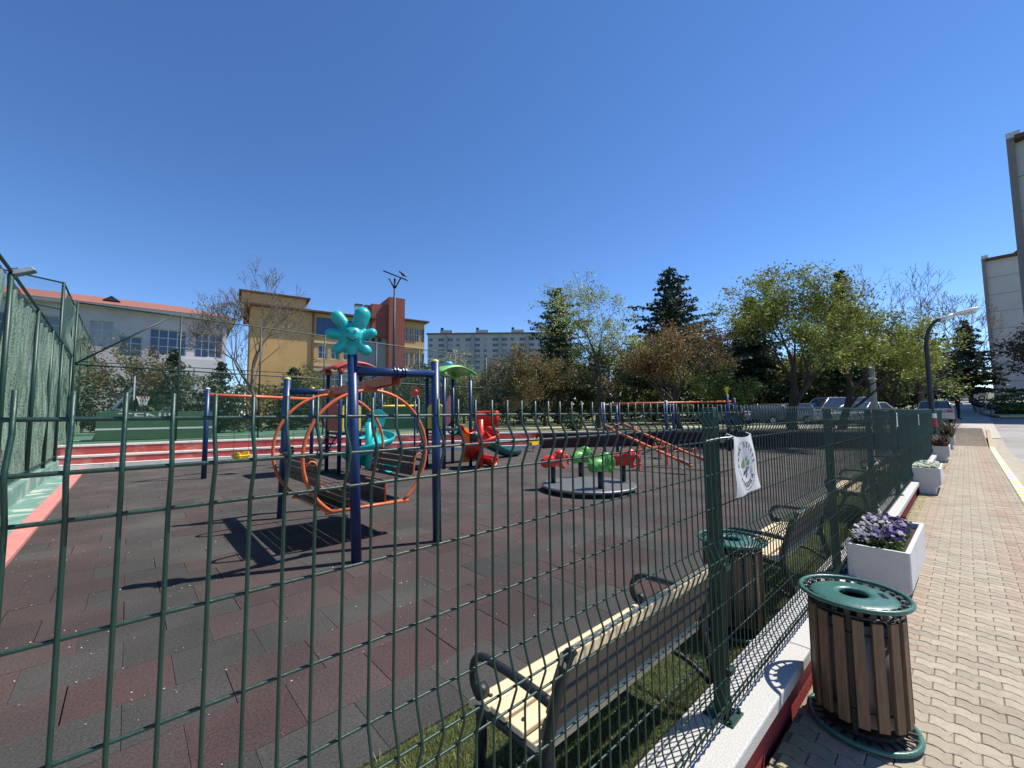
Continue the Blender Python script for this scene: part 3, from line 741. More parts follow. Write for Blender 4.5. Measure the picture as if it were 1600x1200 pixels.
def spiky(label, loc, cols, hgt, n=60, sx=.5, sy=.15):
    t = thing('planter_shrub', label, 'shrub', loc)
    b = MB()
    for i in range(n):
        x, y = random.uniform(-sx, sx), random.uniform(-sy, sy); a = random.uniform(0, 2 * PI); h = hgt * random.uniform(.5, 1.1); l = h * random.uniform(.2, .8)
        w_ = .022 * random.uniform(.7, 1.3); d = Vector((math.cos(a), math.sin(a), 0)); e = Vector((-d.y, d.x, 0)) * w_
        p = [Vector((x, y, 0)), Vector((x, y, 0)) + d * l * .3 + Vector((0, 0, h * .55)), Vector((x, y, 0)) + d * l + Vector((0, 0, h))]
        g = random.uniform(.6, 1.4); c_ = tuple(q * g for q in random.choice(cols))
        b.add([p[0] - e, p[0] + e, p[1] + e * 1.2, p[1] - e * 1.2, p[2]], [(0, 1, 2, 3), (3, 2, 4)], c_)
    b.build('foliage', mat('spiky_leaf', (1, 1, 1), .55, na=0, vcol=True, trans=.2), t)
spiky('dark spiky leaves and violet blooms growing from the third planter', (19.4, .62, .44), [(.03, .05, .02), (.05, .035, .05), (.10, .10, .04), (.16, .06, .05)], .40, 150, .58)
spiky('tall reddish green plants growing from the farthest planter', (26.2, .60, .44), [(.05, .07, .03), (.14, .09, .06), (.20, .16, .10)], .75, 170, .6)
# clump of long grass by the second planter foot
spiky('loose tuft of leaves between the second planter and the street lamp', (13.6, .62, 0.02), [(.06, .10, .03), (.25, .25, .18)], .42, 50, .25, .1)

# ================================================================ STREET LAMPS
def street_lamp(loc, label, rz=0, H_=4.9, reach=1.15, pm=DARKM, group='street lamps'):
    t = thing('street_lamp', label, 'street lamp', loc, rz, group)
    b = MB(); b.lathe([(0, 0), (.10, 0), (.10, .9), (.085, .95), (.07, 1.3), (.062, H_ * .78)], 16)
    b.tube([(0, 0, H_ * .76)] + [tuple(v) for v in bez((0, 0, H_ * .80), (0, -.05, H_ * .96), (0, -reach * .45, H_ * .975), 8)], [.062] * 5 + [.05] * 5, 12)
    b.build('pole', pm, t, smooth=True)
    b = MB().tube([(0, -reach * .40, H_ * .97), (0, -reach * .72, H_ * .99)], [.05, .065], 10)
    arm = b.build('arm', WHITEM, t, smooth=True)
    b = MB(); b.ell((0, -reach * 1.0, H_ * 1.004), (.14, .34, .075), M=Matrix.Rotation(R(-12), 4, 'X'))
    b.build('lamp_head', WHITEM, t, smooth=True)
    b = MB(); b.ell((0, -reach * 1.0, H_ * .998 - .045), (.105, .24, .05)); b.build('lamp_lens', mat('lamp_lens', (.55, .52, .45), .15, na=.05), t, smooth=True)
    return t
lp = street_lamp((20.5, .80, 0), 'tall black curved street lamp with a white head by the end of the fence', reach=1.0)
MB().lathe([(.108, 1.05), (.108, 1.35), (.100, 1.35)], 16).build('red_band', mat('red_tape', (.45, .03, .02), .6), lp)
MB().lathe([(.106, 1.36), (.106, 1.52), (.098, 1.52)], 16).build('white_band', WHITEM, lp)

# ================================================================ PLAY EQUIPMENT
def seg(a, b_, n=2): a, b_ = Vector(a), Vector(b_); return [a.lerp(b_, i / (n - 1)) for i in range(n)]
# ---- gondola swing
tg = thing('gondola_swing', 'blue framed gondola swing with two big orange hoops, nearest ride to the fence', 'swing', (2.42, 6.1, 0))
def L3(x, y, z): return Vector((x - 2.42, y - 6.1, z))
legs = [((1.94, 4.70), (1.86, 4.73), 2.36), ((3.0, 4.72), (2.965, 4.73), 2.33), ((1.86, 7.54), (1.90, 7.53), 2.24), ((2.95, 7.54), (2.92, 7.53), 2.24)]
YCAP = mat('yellow_cap', (.55, .58, .10), .5)
for (bx, by), (tx, ty), h in legs:
    p = MB().tube([L3(bx, by, -.05), L3(tx, ty, h)], .056, 18).build('leg', BLUE, tg, smooth=True)
    if h != 2.36: MB().ell(L3(tx, ty, h), (.056, .056, .035)).build('cap', YCAP, p, smooth=True)
p = MB().tube([L3(1.89, 4.72, 2.14), L3(2.97, 4.73, 2.17)], .052, 16).build('crossbeam', BLUE, tg, smooth=True)
for x in (2.36, 2.40, 2.47, 2.51): MB().tube([L3(x, 4.725, 2.156), L3(x + .014, 4.725, 2.156)], .068, 16).build('clamp_ring', BLUE, p, smooth=False)
MB().tube([L3(1.90, 7.53, 2.04), L3(2.92, 7.53, 2.06)], .052, 16).build('crossbeam', BLUE, tg, smooth=True)
ORB = mat('orange_beam_paint', (.52, .15, .085), .5, ns=8, na=.25, bump=.15, bs=50)
b = MB()
for s in (-1, 1): b.box(0, 0, 0, .012, 2.86, .115, Matrix.Translation(L3(2.42 + s * .06, 6.19, 2.03)) @ Matrix.Rotation(R(-1.6), 4, 'X'))
b.box(0, 0, 0, .11, 2.86, .010, Matrix.Translation(L3(2.42, 6.19, 2.075)) @ Matrix.Rotation(R(-1.6), 4, 'X'))
beam = b.build('pivot_beam', ORB, tg, bevel=.004)
def hoop(y, name='hoop'):
    c = Vector((2.39, y, 1.125)); Rr = .84; pts = []; a0 = R(-90) + math.acos(.69 / Rr) ; a0 = -math.acos(-.685 / Rr)
    a0 = math.asin(-.685 / Rr)  # cut flat at the foot
    n = 46
    for i in range(n + 1):
        a = a0 + (PI - 2 * a0) * i / n
        pts.append(L3(c.x + Rr * math.cos(a), c.y, c.z + Rr * math.sin(a)))
    h = MB().tube(pts, .023, 10).build(name, ORANGE, tg, smooth=True)
    MB().tube([L3(c.x - .56, y, .437), L3(c.x + .56, y, .437)], .022, 10).build('foot_bar', ORANGE, h, smooth=True)
    MB().tube([L3(c.x, y, c.z + Rr - .02), L3(c.x, y, 2.04)], .018, 8).build('hanger', ORANGE, h, smooth=True)
    MB().bb(c.x - 2.42 - .09, c.x - 2.42 + .09, y - 6.1 - .012, y - 6.1 + .012, c.z + Rr - .02, c.z + Rr + .06).build('bracket', ORANGE, h, bevel=.004)
    for s in (-1, 1):   # seat side rails
        q = [L3(c.x + s * .80, y, 1.02)] + [L3(c.x + s * (v[0]), y, v[2]) for v in bez((.74, 0, 1.08), (.66, 0, 1.06), (.655, 0, .95), 4)] + [L3(c.x + s * .64, y, .80)] + [L3(c.x + s * v[0], y, v[2]) for v in bez((.63, 0, .78), (.61, 0, .72), (.52, 0, .73), 4)] + [L3(c.x + s * .30, y, .74)] + [L3(c.x + s * v[0], y, v[2]) for v in bez((.27, 0, .74), (.23, 0, .73), (.22, 0, .68), 4)] + [L3(c.x + s * .22, y, .45)]
        MB().tube(q, .0125, 8).build('seat_rail', ORANGE, h, smooth=True)
hoop(5.40); hoop(6.80)
for s in (-1, 1):
    b = MB()
    for k in range(4): b.box(0, 0, 0, .022, 1.38, .075, Matrix.Translation(L3(2.39 + s * (.655 + .014 * k), 6.1, .80 + .09 * k)) @ Matrix.Rotation(R(8 * s), 4, 'Y'))
    b.build('seat_back', BWOOD, tg, bevel=.004)
    b = MB()
    for k in range(4): b.box(0, 0, 0, .085, 1.38, .022, Matrix.Translation(L3(2.39 + s * (.27 + .098 * k), 6.1, .735)))
    b.build('seat', BWOOD, tg, bevel=.004)
    b = MB()
    for k in range(3): b.box(0, 0, 0, .018, 1.38, .07, Matrix.Translation(L3(2.39 + s * .225, 6.1, .50 + .085 * k)))
    b.build('seat_front', BWOOD, tg, bevel=.004)
b = MB()
for k in range(9): b.box(0, 0, 0, .10, 1.40, .02, Matrix.Translation(L3(2.39 - .46 + .115 * k, 6.1, .448)))
b.build('footboard', BWOOD, tg, bevel=.004)
for x in (-.50, .50): MB().tube([L3(2.39 + x, 5.40, .43), L3(2.39 + x, 6.80, .43)], .02, 8).build('floor_bearer', ORANGE, tg, smooth=True)
# smiling star on top of the front left post
st = MB(); e1 = Vector((.90, -.42, 0)); e3 = Vector((0, 0, 1)); e2 = Vector((-.42, -.90, 0)); SC0 = L3(1.855, 4.72, 2.54)
def sp(x, z, d=0): return SC0 + e1 * x + e3 * z + e2 * d
st.ell(sp(0, 0), (.125, .125, .13))
for pts, rr in [(((-.04, .05), (-.10, .14), (-.165, .215)), (.055, .068, .076)), (((.04, .05), (.075, .15), (.105, .255)), (.062, .085, .094)),
                (((-.06, 0), (-.15, .01), (-.235, .02)), (.06, .06, .062)), (((.06, .01), (.14, .02), (.215, .045)), (.058, .056, .06)),
                (((-.05, -.05), (-.10, -.11), (-.155, -.155)), (.06, .062, .062)), (((.05, -.05), (.10, -.11), (.155, -.165)), (.06, .062, .062)),
                (((0, -.05), (0, -.12), (0, -.19)), (.058, .058, .06))]:
    P_ = [sp(*p) for p in pts]
    st.tube(P_, rr, 14); st.ell(P_[-1], (rr[-1],) * 3)
so_ = st.build('star_ornament', TEAL, tg, remesh=.011); so_.modifiers['s'].iterations = 9
tealdark = mat('teal_groove', (.0, .16, .16), .5)
b = MB()
mp = [sp(-.055 + .11 * i / 8, -.032 - .03 * math.sin(PI * i / 8), .105) for i in range(9)]
b.tube(mp, [.006, .010, .013, .015, .016, .015, .013, .010, .006], 8); b.build('mouth', tealdark, so_, smooth=True)
for s in (-1, 1):
    MB().tube([sp(s * .04 - .02, .035, .112), sp(s * .04, .047, .116), sp(s * .04 + .02, .035, .112)], [.004, .007, .004], 8).build('eye', tealdark, so_, smooth=True)

# ---- elephant carousel
tcar = thing('carousel', 'low round grey roundabout carrying four elephant seats', 'carousel', (7.32, 5.56, 0))
MB().lathe([(0, .135), (.98, .135), (1.0, .12), (1.0, .085), (.98, .075), (0, .075)], 56).build('disc', mat('checker_plate', (.16, .165, .165), .45, .4, ns=14, na=.25, bump=.4, bs=120), tcar)
MB().lathe([(.86, .075), (.86, .0), (0, .0)], 40).build('plinth', DARKM, tcar)
def elephant(m, x, y, rz, name, label):
    x -= 7.32; y -= 5.56
    p = MB().tube([(x, y, .13), (x, y, .46)], .05, 14).build('seat_post', DARKM, tcar, smooth=True)
    Mx = Matrix.Translation((x, y, 0)) @ Matrix.Rotation(rz, 4, 'Z'); b = MB()
    def E_(c, r, rot=0): b.ell(Mx @ Vector(c), r, M=(Matrix.Rotation(rz, 4, 'Z') @ Matrix.Rotation(rot, 4, 'Y')))
    E_((-.03, 0, .595), (.24, .145, .14)); E_((.07, 0, .64), (.13, .135, .14)); E_((-.16, 0, .57), (.125, .13, .125)); E_((.13, 0, .59), (.12, .125, .12))
    E_((.155, 0, .70), (.14, .13, .15))                    # head
    for s in (-1, 1):
        E_((.13, s * .125, .69), (.09, .032, .125), .15)      # ears
        b.tube([Mx @ Vector((.16, s * .07, .55)), Mx @ Vector((.20, s * .085, .47)), Mx @ Vector((.25, s * .09, .465))], [.05, .045, .036], 10)
        b.tube([Mx @ Vector((-.14, s * .06, .55)), Mx @ Vector((-.16, s * .07, .47))], [.055, .045], 10)
    tr = [Mx @ Vector(q) for q in ((.28, 0, .72), (.335, 0, .67), (.35, 0, .60), (.335, 0, .545), (.365, 0, .515), (.40, 0, .535))]
    b.tube(tr, [.05, .040, .032, .028, .024, .02], 10)
    b.tube([Mx @ Vector((-.25, 0, .60)), Mx @ Vector((-.285, 0, .63))], [.018, .012], 8)
    o = b.build(name, m, tcar, remesh=.013); o['label'] = label; o.modifiers['s'].iterations = 3
    for s in (-1, 1): MB().ell(Mx @ Vector((.275, s * .075, .755)), (.014, .012, .016)).build('eye', BLACK, o, smooth=True)
    MB().tube([Mx @ Vector((.10, -.17, .70)), Mx @ Vector((.10, .17, .70))], .011, 8).build('handle', BLACK, o, smooth=True)
ang = -.35
elephant(REDP, 6.90, 6.20, ang - .2, 'elephant_seat', 'red elephant seat, left on the roundabout')
elephant(GRNP, 8.02, 6.33, ang + .1, 'elephant_seat', 'green elephant seat, rear')
elephant(GRNP, 7.0, 5.03, ang + .05, 'elephant_seat', 'green elephant seat, front')
elephant(REDP, 8.13, 5.22, ang - .9, 'elephant_seat', 'red elephant seat, right, turned away')

# ---- twin seesaw
tsee = thing('seesaw', 'twin orange seesaw with both planks down at the near end', 'seesaw', (11.6, 6.4, 0))
def LS(x, y, z): return Vector((x - 11.6, y - 6.4, z))
for x in (10.78, 12.42): MB().bb(x - 11.6 - .04, x - 11.6 + .04, -.04, .04, -.05, .68).build('upright', ORANGE, tsee, bevel=.006)
MB().bb(10.70 - 11.6, 12.5 - 11.6, -.032, .032, .56, .63).build('axle_beam', ORANGE, tsee, bevel=.006)
for x in (11.02, 12.16):
    d = R(-20.5); c = LS(x, 6.4, .74); Mx = Matrix.Translation(c) @ Matrix.Rotation(R(20.5), 4, 'X')
    p = MB().box(0, 0, 0, .09, 3.0, .06, Mx).build('plank', ORANGE, tsee, bevel=.006)
    MB().box(0, 0, -.06, .05, .16, .10, Mx).build('pivot', ORANGE, p, bevel=.004)
    for e in (-1, 1):
        b = MB(); b.tube([Mx @ Vector((q[0], e * q[1], q[2])) for q in ((-.15, 1.0, .02), (-.15, 1.0, .16), (-.08, .99, .22), (.08, .99, .22), (.15, 1.0, .16), (.15, 1.0, .02), (-.15, 1.0, .02))], .011, 8)
        b.build('handle', ORANGE, p, smooth=True)
        MB().box(0, e * 1.27, .05, .20, .34, .035, Mx).build('seat', mat('dark_seat', (.10, .03, .025), .5), p, bevel=.012)
        MB().tube([Mx @ Vector((q[0], e * q[1], q[2])) for q in ((0, 1.15, -.02), (0, 1.2, -.14), (0, 1.32, -.17), (0, 1.42, -.1), (0, 1.46, -.02))], .012, 8).build('bumper', mat('pale_rubber', (.5, .42, .38), .6), p, smooth=True)

# ---- swing sets
def flower(b, c, r, n, d, thick=.03, up=None):
    a = Vector(d).normalized(); e = a.cross(Vector((0, 0, 1))).normalized(); g = e.cross(a)
    for k in range(n):
        t = 2 * PI * k / n; q = e * math.cos(t) + g * math.sin(t); s_ = a.cross(q)
        b.add([c + q * r * .38 - s_ * r * .15 - a * thick / 2, c + q * r * .38 + s_ * r * .15 - a * thick / 2, c + q * r - a * thick / 2, c + q * r * .38 - s_ * r * .15 + a * thick / 2, c + q * r * .38 + s_ * r * .15 + a * thick / 2, c + q * r + a * thick / 2],
              [(0, 2, 1), (3, 4, 5), (0, 1, 4, 3), (1, 2, 5, 4), (2, 0, 3, 5)])
    Mz = Matrix((e, g, a)).transposed().to_4x4()
    b.lathe([(0, thick * 1.3), (r * .24, thick * 1.1), (r * .40, thick * .3), (r * .40, -thick * .3), (r * .3, -thick), (0, -thick)], 16, M=Matrix.Translation(c) @ Mz)
def chain_seat(t, O, p, z_top, m, kind, sw=.42, zs=.42, dr=(1, 0)):
    d = Vector((dr[0], dr[1], 0)).normalized(); pv = Vector((-d.y, d.x, 0)); c = Vector((p[0], p[1], 0)) - O
    A_, B_ = c - d * sw / 2, c + d * sw / 2
    b = MB()
    if kind == 'bucket':
        prof = [(-.17, .23), (-.19, .10), (-.15, .0), (0, -.05), (.15, .0), (.19, .10), (.17, .23), (.15, .23), (.165, .10), (.13, .02), (0, -.025), (-.13, .02), (-.165, .10), (-.15, .23)]
        b.v = []; vs = []
        for s_, w_ in ((-1, .8), (-.6, 1), (.6, 1), (1, .8)):
            vs.append([c + d * (q[0] * w_) + pv * s_ * .15 + Vector((0, 0, zs + q[1] * w_)) for q in prof])
        n = len(prof)
        b.v = [tuple(v) for r_ in vs for v in r_]
        b.f = [(i * n + j, i * n + (j + 1) % n, (i + 1) * n + (j + 1) % n, (i + 1) * n + j) for i in range(3) for j in range(n)] + [tuple(range(n)), tuple(range(3 * n, 4 * n))[::-1]]
        for s_ in (-1, 1): b.tube([c + d * q + pv * s_ * .15 + Vector((0, 0, zs + .12)) for q in (-.18, 0, .18)], .02, 6)
    else:
        Mx = Matrix.Translation(c + Vector((0, 0, zs))) @ Matrix.Rotation(math.atan2(d.y, d.x), 4, 'Z')
        b.box(0, 0, 0, sw, .17, .035, Mx)
    s = b.build('swing_seat', m, t, smooth=False, bevel=.006)
    for q in (A_, B_):
        pts = [q + Vector((0, 0, zs + .1)), q + Vector((0, 0, z_top))]
        MB().tube(pts, .006, 5).build('chain', DARKM, s)
O1 = Vector((1.54, 13.86, 0))
t1 = thing('swing_set', 'blue post and orange beam swing with a yellow bucket seat by the red steps', 'swing', O1)
q = lambda x, y, z, O: Vector((x, y, z)) - O
p = MB().tube([q(1.54, 13.86, -.05, O1), q(1.545, 13.87, 2.40, O1)], .062, 16).build('post', BLUE, t1, smooth=True)
MB().ell(q(1.545, 13.87, 2.40, O1), (.062, .062, .03)).build('cap', WHITEM, p, smooth=True)
MB().tube([q(4.74, 15.54, -.05, O1), q(4.74, 15.54, 2.38, O1)], .062, 16).build('post', BLUE, t1, smooth=True)
MB().tube([q(1.58, 13.89, 2.24, O1), q(4.74, 15.54, 2.24, O1)], .048, 14).build('beam', ORANGE, t1, smooth=True)
chain_seat(t1, O1, (2.45, 14.34), 2.22, YELP, 'bucket', .46, .40, (3.2, 1.68))
chain_seat(t1, O1, (3.85, 15.07), 2.22, mat('navy_seat', (.01, .015, .05), .5), 'bucket', .46, .42, (3.2, 1.68))
b = MB(); flower(b, q(4.74, 15.54, 2.60, O1), .17, 5, (-.35, -.93, 0)); b.tube([q(4.74, 15.54, 2.36, O1), q(4.74, 15.54, 2.6, O1)], .04, 8)
b.build('flower_ornament', YELP, t1)
O2 = Vector((13.66, 9.58, 0))
t2 = thing('swing_set', 'long double swing with thin orange beam and yellow star, beyond the seesaw', 'swing', O2)
for (x, y, h) in ((13.66, 9.58, 2.03), (15.38, 10.13, 2.0), (16.1, 8.25, 2.1), (18.0, 8.9, 2.05), (18.66, 6.82, 2.36), (20.4, 7.15, 2.25)):
    p = MB().tube([q(x, y, -.05, O2), q(x, y, h, O2)], .062, 14).build('post', BLUE, t2, smooth=True)
    MB().ell(q(x, y, h, O2), (.062, .062, .03)).build('cap', WHITEM, p, smooth=True)
for a, c in (((13.66, 9.58), (15.38, 10.13)), ((16.1, 8.25), (18.0, 8.9)), ((18.66, 6.82), (20.4, 7.15))):
    MB().tube([q(*a, 1.96, O2), q(*c, 1.96, O2)], .05, 12).build('crossbar', BLUE, t2, smooth=True)
MB().tube([q(14.4, 9.8, 2.02, O2), q(17.0, 8.55, 2.06, O2), q(19.4, 6.95, 2.1, O2)], .045, 12).build('beam', ORANGE, t2, smooth=True)
chain_seat(t2, O2, (18.4, 7.6), 2.06, ORANGE, 'bucket', .5, .42, (2.4, -1.6))
chain_seat(t2, O2, (17.5, 8.2), 2.06, mat('navy_seat', (.01, .015, .05), .5), 'flat', .5, .46, (2.4, -1.6))
chain_seat(t2, O2, (15.3, 9.35), 2.04, mat('navy_seat', (.01, .015, .05), .5), 'bucket', .5, .44, (2.6, -1.25))
b = MB(); flower(b, q(18.66, 6.82, 2.62, O2), .17, 6, (-.93, -.36, 0)); b.tube([q(18.66, 6.82, 2.3, O2), q(18.66, 6.82, 2.6, O2)], .045, 8)
b.build('star_ornament', YELP, t2)

# ---- climbing towers
def uprofile(w_, h_, th=.022, n=10):
    o_ = [(w_ * math.cos(PI + PI * i / n), h_ * math.sin(PI + PI * i / n) * 1.0) for i in range(n + 1)]
    i_ = [((w_ - th) * math.cos(PI + PI * i / n), (h_ - th) * math.sin(PI + PI * i / n)) for i in range(n + 1)][::-1]
    return o_ + i_
def tower(O, label, roofm, hz, deck_z, panelm, posts_):
    t = thing('climbing_tower', label, 'playground tower', O)
    for i, (x, y) in enumerate(posts_):
        MB().tube([(x, y, -.05), (x, y, hz)], .055, 14).build('post', BLUE, t, smooth=True)
    MB().bb(-.5, .5, -.5, .5, deck_z - .06, deck_z).build('deck', mat('deck_plate', (.03, .03, .035), .6, .3), t)
    # arched roof with rounded ends
    n = 16; path = [Vector((-.72 + 1.44 * i / n, 0, hz + .02 + .24 * math.sin(PI * i / n) ** .8)) for i in range(n + 1)]
    pr = [(.60, -.07), (.62, -.02), (.45, .035), (.15, .05), (-.15, .05), (-.45, .035), (-.62, -.02), (-.60, -.07), (-.42, -.01), (0, .012), (.42, -.01)]
    roof = MB().sweep(path, pr).build('roof', roofm, t, smooth=True)
    for i, (x, y) in enumerate(posts_): MB().lathe([(.085, -.06), (.10, .0), (.075, .10), (.03, .13)], 14, x, y, hz - .02).build('roof_socket', roofm, roof, smooth=True)
    return t
sq = [(-.5, -.5), (.5, -.5), (.5, .5), (-.5, .5)]
tt1 = tower((4.9, 12.5, 0), 'red roofed climbing tower with a teal spiral slide behind the gondola swing', mat('faded_red_plastic', (.42, .05, .035), .45, ns=5, na=.2), 2.95, 1.15, YELP, sq)
tt2 = tower((7.6, 11.3, 0), 'green roofed climbing tower with a red spiral slide and a dark green slide', mat('light_green_plastic', (.16, .42, .10), .4, ns=5, na=.15), 2.92, 1.2, ORAP, sq)
MB().ell((0, 0, 3.28), (.14, .14, .10)).build('roof_knob', mat('pale_blue_plastic', (.12, .35, .55), .4), tt2, smooth=True)
def panel(t, m, a, c, z0, z1, arch=True, name='side_panel'):
    a, c = Vector((*a, 0)), Vector((*c, 0)); d = c - a; L_ = d.length; ang_ = math.atan2(d.y, d.x)
    poly = [(0, z0), (L_, z0), (L_, z1 - .1)] + ([(L_ / 2 + L_ / 2 * math.cos(PI * i / 8), z1 - .1 + .16 * math.sin(PI * i / 8)) for i in range(1, 8)] if arch else []) + [(0, z1 - .1)]
    MB().prism(poly, -.02, .02, 'y', M=Matrix.Translation(a) @ Matrix.Rotation(ang_, 4, 'Z')).build(name, m, t, bevel=.006)
panel(tt1, YELP, (-.44, -.5), (.1, -.5), 1.2, 1.95)
panel(tt1, mat('faded_red_plastic', (.42, .05, .035), .45), (-.5, .44), (-.5, -.44), 1.2, 1.95)
panel(tt2, ORAP, (.5, -.50), (.16, -.50), .15, 1.15, name='climbing_panel')
panel(tt2, mat('plum_plastic', (.20, .09, .10), .5), (.44, .5), (-.44, .5), 1.25, 2.3)
panel(tt2, YELP, (-.5, .44), (-.5, -.44), 1.2, 1.95)
# stairs (thin dark treads)
def ladder(t, x0, y0, x1, y1, z0, z1, wx, wy):
    rl = MB()
    for s in (-.5, .5): rl.tube([(x0 + wx * s, y0 + wy * s, z0), (x1 + wx * s, y1 + wy * s, z1)], .02, 8)
    ld = rl.build('ladder', BLUE, t, smooth=True)
    n = 6
    for k in range(n):
        f_ = (k + .5) / n; x, y, z = x0 + (x1 - x0) * f_, y0 + (y1 - y0) * f_, z0 + (z1 - z0) * f_
        b = MB().box(x, y, z, abs(wx) + abs(wy) * .35, abs(wy) + abs(wx) * .35, .03); b.build('tread', DARKM, ld)
ladder(tt1, -1.15, .0, -.5, 0, 0, 1.12, 0, .7)
ladder(tt2, -1.2, .1, -.5, .1, 0, 1.15, 0, .7)
def spiral(t, m, c, r, a0, a1, z0, z1, w_, tail, up_dir=-1):
    n = 40; path = [Vector((c[0] + r * math.cos(a0 + (a1 - a0) * i / n), c[1] + r * math.sin(a0 + (a1 - a0) * i / n), z0 + (z1 - z0) * i / n)) for i in range(n + 1)]
    e = path[-1]; d = (path[-1] - path[-3]).normalized(); d.z = 0; d.normalize()
    for i in range(1, 5): path.append(e + d * tail * i / 4 + Vector((0, 0, -.05 * i / 4 if i < 3 else -.03)))
    s = MB().sweep(path, uprofile(w_, .26)).build('spiral_slide', m, t, smooth=True)
    MB().tube([(c[0], c[1], 0), (c[0], c[1], z0 + .2)], .09, 16).build('slide_column', m, s, smooth=True)
    return s
# teal spiral (tower 1): column in front of the tower
spiral(tt1, TEAL, (.02, -1.25), .42, R(40), R(-345), 1.25, .32, .30, .35)
MB().sweep([(.0, -.45, 1.30), (.02, -.83, 1.27)], uprofile(.32, .30)).build('slide_entry', TEAL, tt1, smooth=True)
sl = MB().prism([(0, 0), (.48, 0), (.55, .35), (.36, .50), (.1, .45)], 0, .03, 'y', M=Matrix.Translation((.05, -1.0, 1.32)) @ Matrix.Rotation(R(-20), 4, 'Z')).build('slide_hood', TEAL, tt1, bevel=.01)
# red spiral (tower 2)
rs = spiral(tt2, REDP, (.52, -1.0), .34, R(40), R(-345), 1.28, .30, .25, .28)
MB().sweep([(.43, -.42, 1.33), (.43, -.65, 1.30)], uprofile(.32, .28)).build('slide_entry', REDP, tt2, smooth=True)
# red curved guard above the spiral
gp = [Vector((.52 + .56 * math.cos(a), -1.0 + .56 * math.sin(a), 1.62)) for a in [R(70 - i * 13) for i in range(12)]]
MB().sweep(gp, [(-.012, -.36), (.012, -.36), (.03, .10), (0, .13), (-.02, .10)]).build('slide_guard', REDP, tt2, smooth=True)
# dark green straight slide
MB().sweep([(.45, .42, 1.22), (.75, .48, 1.20), (3.0, .75, .32), (3.35, .79, .26), (3.75, .84, .25)], uprofile(.30, .26)).build('straight_slide', DKGREENP, tt2, smooth=True)
MB().prism([(0, 0), (.34, 0), (.34, .36), (.17, .5), (0, .36)], 0, .03, 'y', M=Matrix.Translation((.50, .15, 1.25)) @ Matrix.Rotation(R(70), 4, 'Z')).build('slide_hood', DKGREENP, tt2, bevel=.01)

# ---- chin-up frame and flower post
tb2 = thing('chin_up_bar', 'yellow horizontal bar between blue posts behind the gondola swing', 'exercise bar', (7.53, 16.0, 0))
for (x, y, h) in ((0, 0, 2.7), (2.55, 1.6, 2.55)):
    p = MB().tube([(x, y, -.05), (x, y, h)], .05, 12).build('post', BLUE, tb2, smooth=True)
    MB().ell((x, y, h), (.05, .05, .03)).build('cap', WHITEM, p, smooth=True)
MB().tube([(0, 0, 2.02), (2.55, 1.6, 2.10)], .04, 12).build('bar', YELP, tb2, smooth=True)
tfp = thing('flower_post', 'thin blue post topped by a red sunflower near the steps', 'playground post', (9.2, 16.3, 0))
MB().tube([(0, 0, -.05), (0, 0, 2.5)], .04, 10).build('post', BLUE, tfp, smooth=True)
b = MB(); flower(b, Vector((0, -.06, 2.66)), .30, 14, (-.49, -.87, 0), .05); b.build('sunflower', mat('coral_red', (.75, .10, .04), .45), tfp)
# ---- spring riders
def rider(loc, rz, m, label):
    t = thing('spring_rider', label, 'spring rider', loc, rz, 'spring riders by the far steps')
    b = MB(); b.tube([(.05 * math.cos(i * .9), .05 * math.sin(i * .9), .02 + .008 * i) for i in range(30)], .012, 6); b.build('spring', ORANGE, t, smooth=True)
    b = MB()
    for s in (-.10, .10):
        b.prism([(-.30, .34), (-.22, .27), (.20, .27), (.30, .36), (.34, .55), (.26, .62), (.18, .52), (.10, .42), (-.12, .42), (-.20, .52), (-.30, .50)], s - .012, s + .012, 'y')
    b.build('side_board', m, t, bevel=.008)
    MB().bb(-.14, .10, -.088, .088, .38, .41).build('seat', ORANGE, t, bevel=.01)
    MB().tube([(.2, -.16, .52), (.2, .16, .52)], .014, 8).build('handle', BLACK, t, smooth=True)
rider((13.2, 13.0, 0), .2, YELP, 'yellow spring rider in front of the steps, right of the dark green slide')
rider((14.3, 7.6, 0), 1.0, mat('deep_red_plastic', (.35, .04, .03), .4), 'dark red spring rider behind the seesaw')
# dark shrub tub near the steps end

# ================================================================ COURT FENCES ON THE LEFT
NET = mat_mesh('crumpled_net', (.21, .31, .235), netlike=True)
CHAIN = mat_mesh('chain_link', (.03, .085, .055), .060, .045)
def wavy_sheet(name, m, parent, p0, p1, z0, z1a, z1b, amp, nu, nv, seed, scale=1.0, belly=0.0):
    rr = np.random.default_rng(seed); p0 = np.array(p0, float); p1 = np.array(p1, float); d = p1 - p0; L_ = np.linalg.norm(d); d /= L_; n = np.array([-d[1], d[0]])
    ph = rr.uniform(0, 6, 9); b = MB(); uv = []
    for j in range(nv + 1):
        for i in range(nu + 1):
            u = i / nu * L_; v = j / nv; zt = z1a + (z1b - z1a) * i / nu; z = z0 + (zt - z0) * v
            o_ = amp * (math.sin(u * 5.1 * scale + ph[0] + .8 * math.sin(z * 1.3 + ph[1])) * .5 + math.sin(u * 11.3 * scale + ph[2] + 1.1 * math.sin(z * .9 + ph[3])) * .35 + math.sin(z * 3.1 + u * 1.7 + ph[4]) * .3)
            o_ *= math.sin(PI * min(1, max(0, v))) ** .3 if v < 1 else 0
            o_ += belly * math.sin(PI * v) * math.sin(PI * i / nu)
            q = p0 + d * u + n * o_; b.v.append((q[0], q[1], z)); uv.append((u, z))
    b.f = [(j * (nu + 1) + i, j * (nu + 1) + i + 1, (j + 1) * (nu + 1) + i + 1, (j + 1) * (nu + 1) + i) for j in range(nv) for i in range(nu)]
    return b.build(name, m, parent, smooth=True, uvs=uv)
tl = thing('netting_fence', 'tall green post fence hung with crumpled green netting along the pink kerb', 'fence', (0, 0, 0))
LX = -1.60
